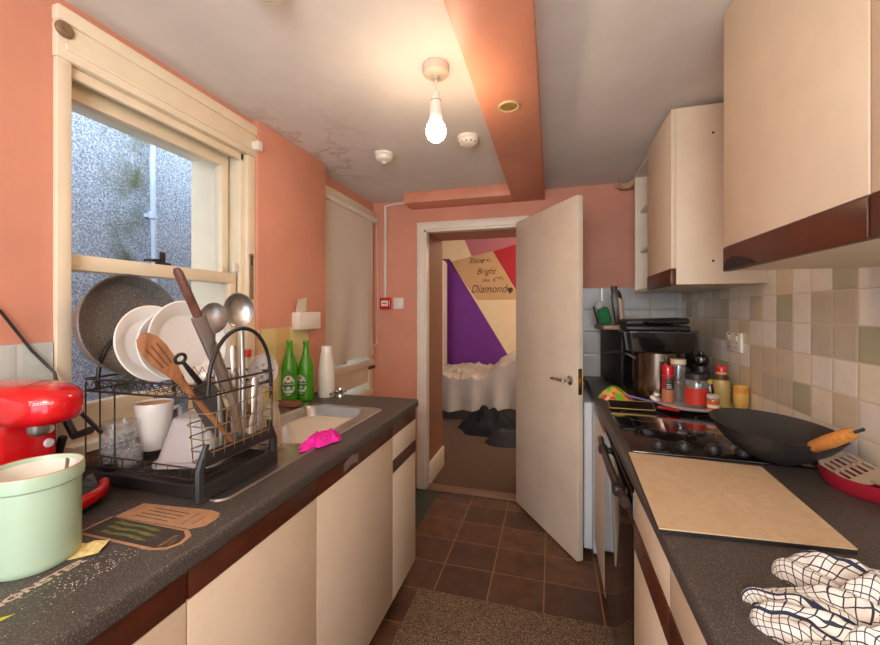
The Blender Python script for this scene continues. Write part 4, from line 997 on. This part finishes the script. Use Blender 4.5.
jar('spice_jar', 'small jar with an orange label and pale lid in front of the coffee jar', (.662, 1.915, ZT), .0235, .058, M('curry', (196, 110, 40), .7), .8, M('pale_pink_lid', (214, 196, 178), .4), .013, labm=M('orange_label', (224, 108, 30), .5), la=(.1, .8))
t = [o for o in bpy.data.objects if o.name.startswith('spice_jar')][0]
obj('label_stripe', G().lathe([(.0245, .018), (.0245, .030)], 20, None, 0, R(-160), R(-30)), white_pl, t, fix=False)
sa = thing('sauce_bottle', 'cream sauce bottle with a bright red cap', 'bottle', (.735, 2.03, ZT))
obj('bottle_body', G().lathe([(0, 0), (.031, 0), (.034, .004), (.034, .10), (.030, .12), (.022, .145), (.018, .158), (0, .158)], 32), thin_glass('cloudy_sauce', (.9, .8, .5), .15, .1, .75, (226, 196, 124)), sa)
obj('dark_neck_label', G().lathe([(.0312, .119), (.0232, .144)], 20, None, 0, R(-180), R(-30)), M('brown_label', (90, 50, 34), .4), sa, fix=False)
obj('cap', G().lathe([(.019, .154), (.021, .156), (.021, .178), (.018, .182), (0, .182)], 24), red_pl, sa)
sq_ = thing('squeeze_bottle', 'yellow squeezy bottle standing upside down next to the sauce bottle', 'bottle', (.768, 1.925, .9175))
obj('cap', G().lathe([(0, 0), (.022, 0), (.022, .018), (.018, .02), (0, .02)], 28), M('pale_cap', (228, 216, 170), .4), sq_)
obj('bottle_body', G().lathe([(.016, .02), (.024, .03), (.027, .05), (.028, .085), (.026, .115), (.018, .122), (0, .122)], 32), M('mustard_yellow', (226, 184, 96), .35), sq_)
obj('orange_label', G().lathe([(.0286, .088), (.0272, .113)], 24, None, 0, R(-170), R(-30)), M('amber_label', (226, 150, 50), .4), sq_, fix=False)
bb = thing('pepper_mill', 'tall black pepper mill behind the sauces against the tiles', 'pepper mill', (.690, 2.135, ZT))
obj('body', G().lathe([(0, 0), (.036, 0), (.037, .006), (.031, .07), (.034, .13), (.028, .165), (0, .165)], 28), black_pl, bb)
obj('top', G().lathe([(.016, .163), (.030, .172), (.034, .19), (.028, .212), (.012, .22), (.012, .232), (0, .237)], 28), black_gl, bb)
b2 = thing('soy_bottle', 'short black bottle with a blue-green label beside the coffee jar', 'bottle', (.690, 2.03, ZT))
obj('bottle_body', G().lathe([(0, 0), (.018, 0), (.019, .004), (.019, .07), (.012, .09), (.010, .105), (0, .105)], 24), black_gl, b2)
obj('label', G().lathe([(.0195, .02), (.0195, .055)], 18, None, 0, R(-170), R(-30)), M('teal_label', (70, 110, 116), .5), b2, fix=False)
obj('cap', G().lathe([(.0108, .098), (.0125, .1), (.0125, .118), (0, .12)], 20), M('yellow_cap', (206, 190, 70), .4), b2)
# saucepan behind
sp3 = thing('stock_pot', 'tall steel stock pot with a long black handle in front of the microwave', 'saucepan', (.53, 2.245, .9105))
obj('pot_body', G().lathe([(0, 0), (.112, 0), (.118, .006), (.119, .228), (.122, .231), (.120, .234), (.115, .231), (.113, .01), (0, .008)], 64), M('brushed_steel', (126, 108, 94), .2, .95, var=.05), sp3)
hd2 = Vector((-.97, -.22, .0)).normalized()
obj('handle', G().tube([hd2*.118+Vector((0, 0, .212)), hd2*.17+Vector((0, 0, .220)), hd2*.22+Vector((0, 0, .224)), hd2*.265+Vector((0, 0, .221)), hd2*.28+Vector((0, 0, .219))], [.008, .010, .014, .015, .009], 12, flat=.7), black_pl, sp3)
obj('handle_bracket', G().tube([hd2*.114+Vector((0, 0, .195)), hd2*.15+Vector((0, 0, .216)), hd2*.165+Vector((0, 0, .220))], [.014, .010, .010], 10, flat=.5), steel, sp3)
# microwave, turned slightly
mwv = thing('microwave', 'black microwave in the far right corner behind the pots', 'microwave', (.39, 2.40, .925), math.atan2(.11, .42))
W_, D_, H_ = .40, .36, .315
obj('case', G().box(0, W_, .02, D_-.03, 0, H_, .006), black_pl, mwv)
dr_ = obj('glass_door', G().box(.004, W_*.76, 0, .02, .006, H_-.006, .004), black_gl, mwv)
obj('control_panel', G().box(W_*.77, W_-.004, .002, .02, .006, H_-.006, .004), black_pl, mwv)
obj('dial', G().lathe([(0, 0), (.018, 0), (.016, .012), (0, .012)], 20, frame((W_*.885, .002, .09), (1, 0, 0), (0, -1, 0))), steel_dk, mwv)
for x in (.03, W_-.03):
    for y in (.05, D_-.06): obj('foot', G().cyl((x, y, -.0145), (x, y, 0), .012), black_pl, mwv)
wbd = obj('wooden_board', G().box(-.125, .125, -.10, .10, 0, .026, .005), wood('pale_shelf_wood', (150, 122, 100), (178, 150, 126), 8, 0)); wbd.location = (.40, 2.55, 1.2415); wbd.rotation_euler = (0, 0, math.atan2(.11, .42)-.1)
tag(wbd, 'thick pale wooden board on top of the microwave', 'board')
rt = thing('roasting_tin', 'black roasting tin on top of the stock pot and microwave front', 'roasting tin', (.525, 2.245, 1.1455))
q1 = lambda s, w=.155, d=.10: rrect(-w*s, w*s, -d*s, d*s, .02*s)
g = G(); ringloft(g, [(q1(.93), 0), (q1(1), .095), (q1(1.03), .097), (q1(1.03), .102), (q1(.99), .099), (q1(.92), .004)]); ringloft(g, [(q1(.93), 0)])
obj('tin', g, black_gl, rt)
for s_ in (-1, 1): obj('tin_handle', G().tube([(s_*.158, -.03, .098), (s_*.178, -.025, .10), (s_*.178, .025, .10), (s_*.158, .03, .098)], .004, 8), black_pl, rt)
gr = thing('contact_grill', 'black folding sandwich grill lying on the roasting tin', 'grill', (.51, 2.26, 1.249))
obj('lower_plate', G().box(-.145, .145, -.10, .10, 0, .028, .010, 3), black_pl, gr)
obj('upper_plate', G().box(-.145, .145, -.10, .10, .031, .062, .014, 4, mt=Matrix.Rotation(R(-2), 4, 'Y')), black_pl, gr)
obj('grill_handle', G().tube([(-.06, -.10, .045), (-.05, -.13, .046), (.05, -.13, .046), (.06, -.10, .045)], .008, 10), black_gl, gr)
kb = thing('knife_block', 'narrow dark knife holder with a pale front standing on the wooden board', 'knife block', (.40, 2.60, 1.268))
mt = frame((-.03, 0, 0), (.97, .2, 0), (-.25, 0, 1))
obj('holder', G().prism([(-.02, 0), (.025, 0), (.030, .18), (.018, .21), (-.018, .205), (-.026, .17)], 'y', -.03, .03, bev=.004, mt=Matrix.Rotation(R(-6), 4, 'Y')), M('dark_brown_plastic', (44, 34, 30), .35), kb)
obj('front', G().prism([(.004, .01), (.022, .01), (.026, .15), (.008, .165)], 'y', -.033, -.030, mt=Matrix.Rotation(R(-6), 4, 'Y')), M('pale_wood_front', (196, 166, 130), .5), kb)
for k, x in enumerate((-.012, .008)): obj('knife_handle', G().tube([(x-.022, 0, .19), (x-.028, 0, .235)], [.008, .009], 10, flat=.7), black_pl, kb)
gs = thing('green_packet', 'green packet of scourers leaning at the left end of the wooden board', 'packet', (.315, 2.57, 1.268))
obj('packet', G().superell((.01, 0, .05), (.036, .02, .055), .5, .6, 24, 14, mt=Matrix.Rotation(R(-14), 4, 'Y')), M('green_scourer', (20, 118, 62), .7, var=.3, vs=60), gs)
obj('clear_top', G().superell((.0, 0, .115), (.024, .014, .03), .6, .8, 20, 12, mt=Matrix.Rotation(R(-14), 4, 'Y')), frost, gs)
obj('dark_edge', G().tube([(-.038, -.01, .0), (-.065, -.01, .11)], .005, 8), black_pl, gs)
# packets and glass board at the far end of the hob
pk = obj('food_packet', heap(0, 0, .115, .065, .042, 6, .12), None) if False else None
n = NT('salad_packet'); vz = n.n('ShaderNodeTexVoronoi'); vz.inputs['Scale'].default_value = 38; n.l(n.co(), vz.inputs['Vector'])
sepc = n.n('ShaderNodeSeparateColor'); n.l(vz.outputs['Color'], sepc.inputs[0])
n.l(n.ramp(sepc.outputs[0], [(0, lin((110, 206, 40))), (.42, lin((150, 220, 70))), (.55, lin((240, 190, 90))), (.72, lin((244, 140, 70))), (.84, lin((232, 70, 90))), (.92, lin((246, 240, 190)))], 'CONSTANT'), n.b.inputs['Base Color']); n.b.inputs['Roughness'].default_value = .12; n.b.inputs['Coat Weight'].default_value = .5
pk = obj('food_packet', heap(0, 0, .085, .08, .055, 6, .12), n.m); pk.location = (.315, 2.13, .911); tag(pk, 'shiny green and orange food packet at the far end of the right worktop', 'food packet')
gb = thing('glass_board', 'black glass board with a thin gold border across the far edge of the hob', 'board', (.35, 1.95, .9175))
g = G(); poly = [(.252, 1.865), (.43, 1.865), (.455, 2.03), (.262, 2.03)]
obj('glass_panel', G().prism(poly, 'z', .9175, .9222), M('black_board_glass', (26, 24, 24), .5, spec=.15), gb, True)
g = G(); g.tube([(x, y, .9222) for x, y in poly], .0022, 6, closed=True); obj('gold_border', g, M('gold_line', (214, 184, 100), .3, .5), gb, True)
lk = obj('lilac_spatula', G().tube([(.36, 2.10, .935), (.44, 2.06, .924), (.50, 2.03, .921), (.53, 2.01, .921)], [.009, .008, .006, .005], 10, flat=.5), M('lilac_plastic', (150, 134, 206), .4)); tag(lk, 'lilac plastic handle lying between the food packet and the white plate', 'spatula')
rs = obj('red_spatula', G().tube([(.455, 1.925, .925), (.49, 1.90, .925), (.525, 1.875, .924)], [.010, .016, .012], 12, flat=.35, up=(0, 0, 1)), red_pl); tag(rs, 'small red spatula head on the worktop beside the white plate', 'spatula')
# wall cupboards
def wall_unit(lab, y0, y1, xf, z0, z1, door=True, strip=True, shelves=()):
    t = thing('wall_cabinet', lab, 'cabinet', (.80, (y0+y1)/2, z0), 0, 'wall cupboards')
    g = G(); xb = .802; e = .016; x0 = xf+.018
    g.box(x0, xb, y0, y0+e, z0, z1, .001); g.box(x0, xb, y1-e, y1, z0, z1, .001); g.box(x0, xb, y0+e, y1-e, z0, z0+e); g.box(x0, xb, y0+e, y1-e, z1-e, z1); g.box(xb-.006, xb, y0+e, y1-e, z0+e, z1-e)
    obj('carcass', g, cream_in if not door else cream, t, True)
    for z in shelves: obj('shelf', G().box(x0+.03, xb-.01, y0+e, y1-e, z, z+.014), cream_in, t, True)
    if door:
        obj('door', G().box(xf, xf+.018, y0+.0015, y1-.0015, z0+.066, z1, .002), cream, t, True)
        obj('handle_strip', G().box(xf-.002, xf+.018, y0+.0015, y1-.0015, z0-.002, z0+.065, .003), brown, t, True)
    return t
wc_ = wall_unit('large cream wall cupboard hanging near the camera above the tiles', .760, 1.290, .472, 1.464, 2.192)
wall_unit('cream wall cupboard at the right edge, next along toward the camera', .20, .758, .472, 1.464, 2.192)
g = G(); g.prism([(1.282, 1.466), (1.10, 1.466), (1.13, 1.478), (1.18, 1.492), (1.23, 1.497), (1.27, 1.487)], 'x', .4685, .4705)
obj('torn_veneer', g, M('bare_chipboard', (38, 25, 20), .8, var=.3, vs=60), wc_, True)
c_ = wall_unit('cream wall cupboard beyond the hob with a tall plain side panel', 1.79, 2.20, .472, 1.458, 2.175)
for z in (1.55, 2.06): obj('screw_hole', G().lathe([(0, 0), (.005, 0), (.005, .0006), (0, .0006)], 12, frame((.62, 1.79, z), (1, 0, 0), (0, -1, 0))), plinth_m, c_, True)
wall_unit('open white wall cupboard without a door at the far right', 2.204, 2.62, .472, 1.458, 2.175, False, False, (1.70, 1.94))
ph = obj('pipe_bend', G().tube([(.42, 2.80, 2.185), (.44, 2.78, 2.165), (.48, 2.755, 2.16), (.52, 2.74, 2.178), (.53, 2.735, 2.199)], [.02, .024, .026, .024, .02], 14), M('tan_pipe', (196, 158, 124), .5, var=.25, vs=40)); tag(ph, 'short tan pipe bend at the ceiling left of the far wall cupboard', 'pipe')

# ------------------------------------------------------------------ light, sky, camera
w = bpy.data.worlds.new('sky'); bpy.context.scene.world = w; w.use_nodes = True
nt_ = w.node_tree; bg = nt_.nodes['Background']; bg.inputs[0].default_value = (.72, .86, 1.0, 1); bg.inputs[1].default_value = 2.6
def fill_light(nm, loc, power, col, r):
    l = bpy.data.lights.new(nm, 'POINT'); l.energy = power; l.color = col; l.shadow_soft_size = r
    o = bpy.data.objects.new(nm, l); o.location = loc; C.objects.link(o); return o
fill_light('bedroom_fill', (.2, 4.6, 2.3), 15, (1, .74, .55), .12)  # unseen point light added to light the bedroom, no fitting modelled
fill_light('kitchen_fill', (-.1, -.80, 1.70), 30, (1, .90, .79), .25)  # fill light added behind the camera to brighten the near half of the kitchen
cam = bpy.data.cameras.new('camera'); co = bpy.data.objects.new('camera', cam); C.objects.link(co)
co.location = (0, 0, 1.35); co.rotation_euler = (R(90), 0, R(15.9)); cam.sensor_width = 36; cam.lens = 390/880*36; cam.shift_y = -11.5/880; cam.clip_start = .02
s = bpy.context.scene; s.camera = co
s.view_settings.view_transform = 'Standard'; s.view_settings.look = 'None'; s.view_settings.gamma = 1; s.view_settings.exposure = .9; s.view_settings.use_curve_mapping = False
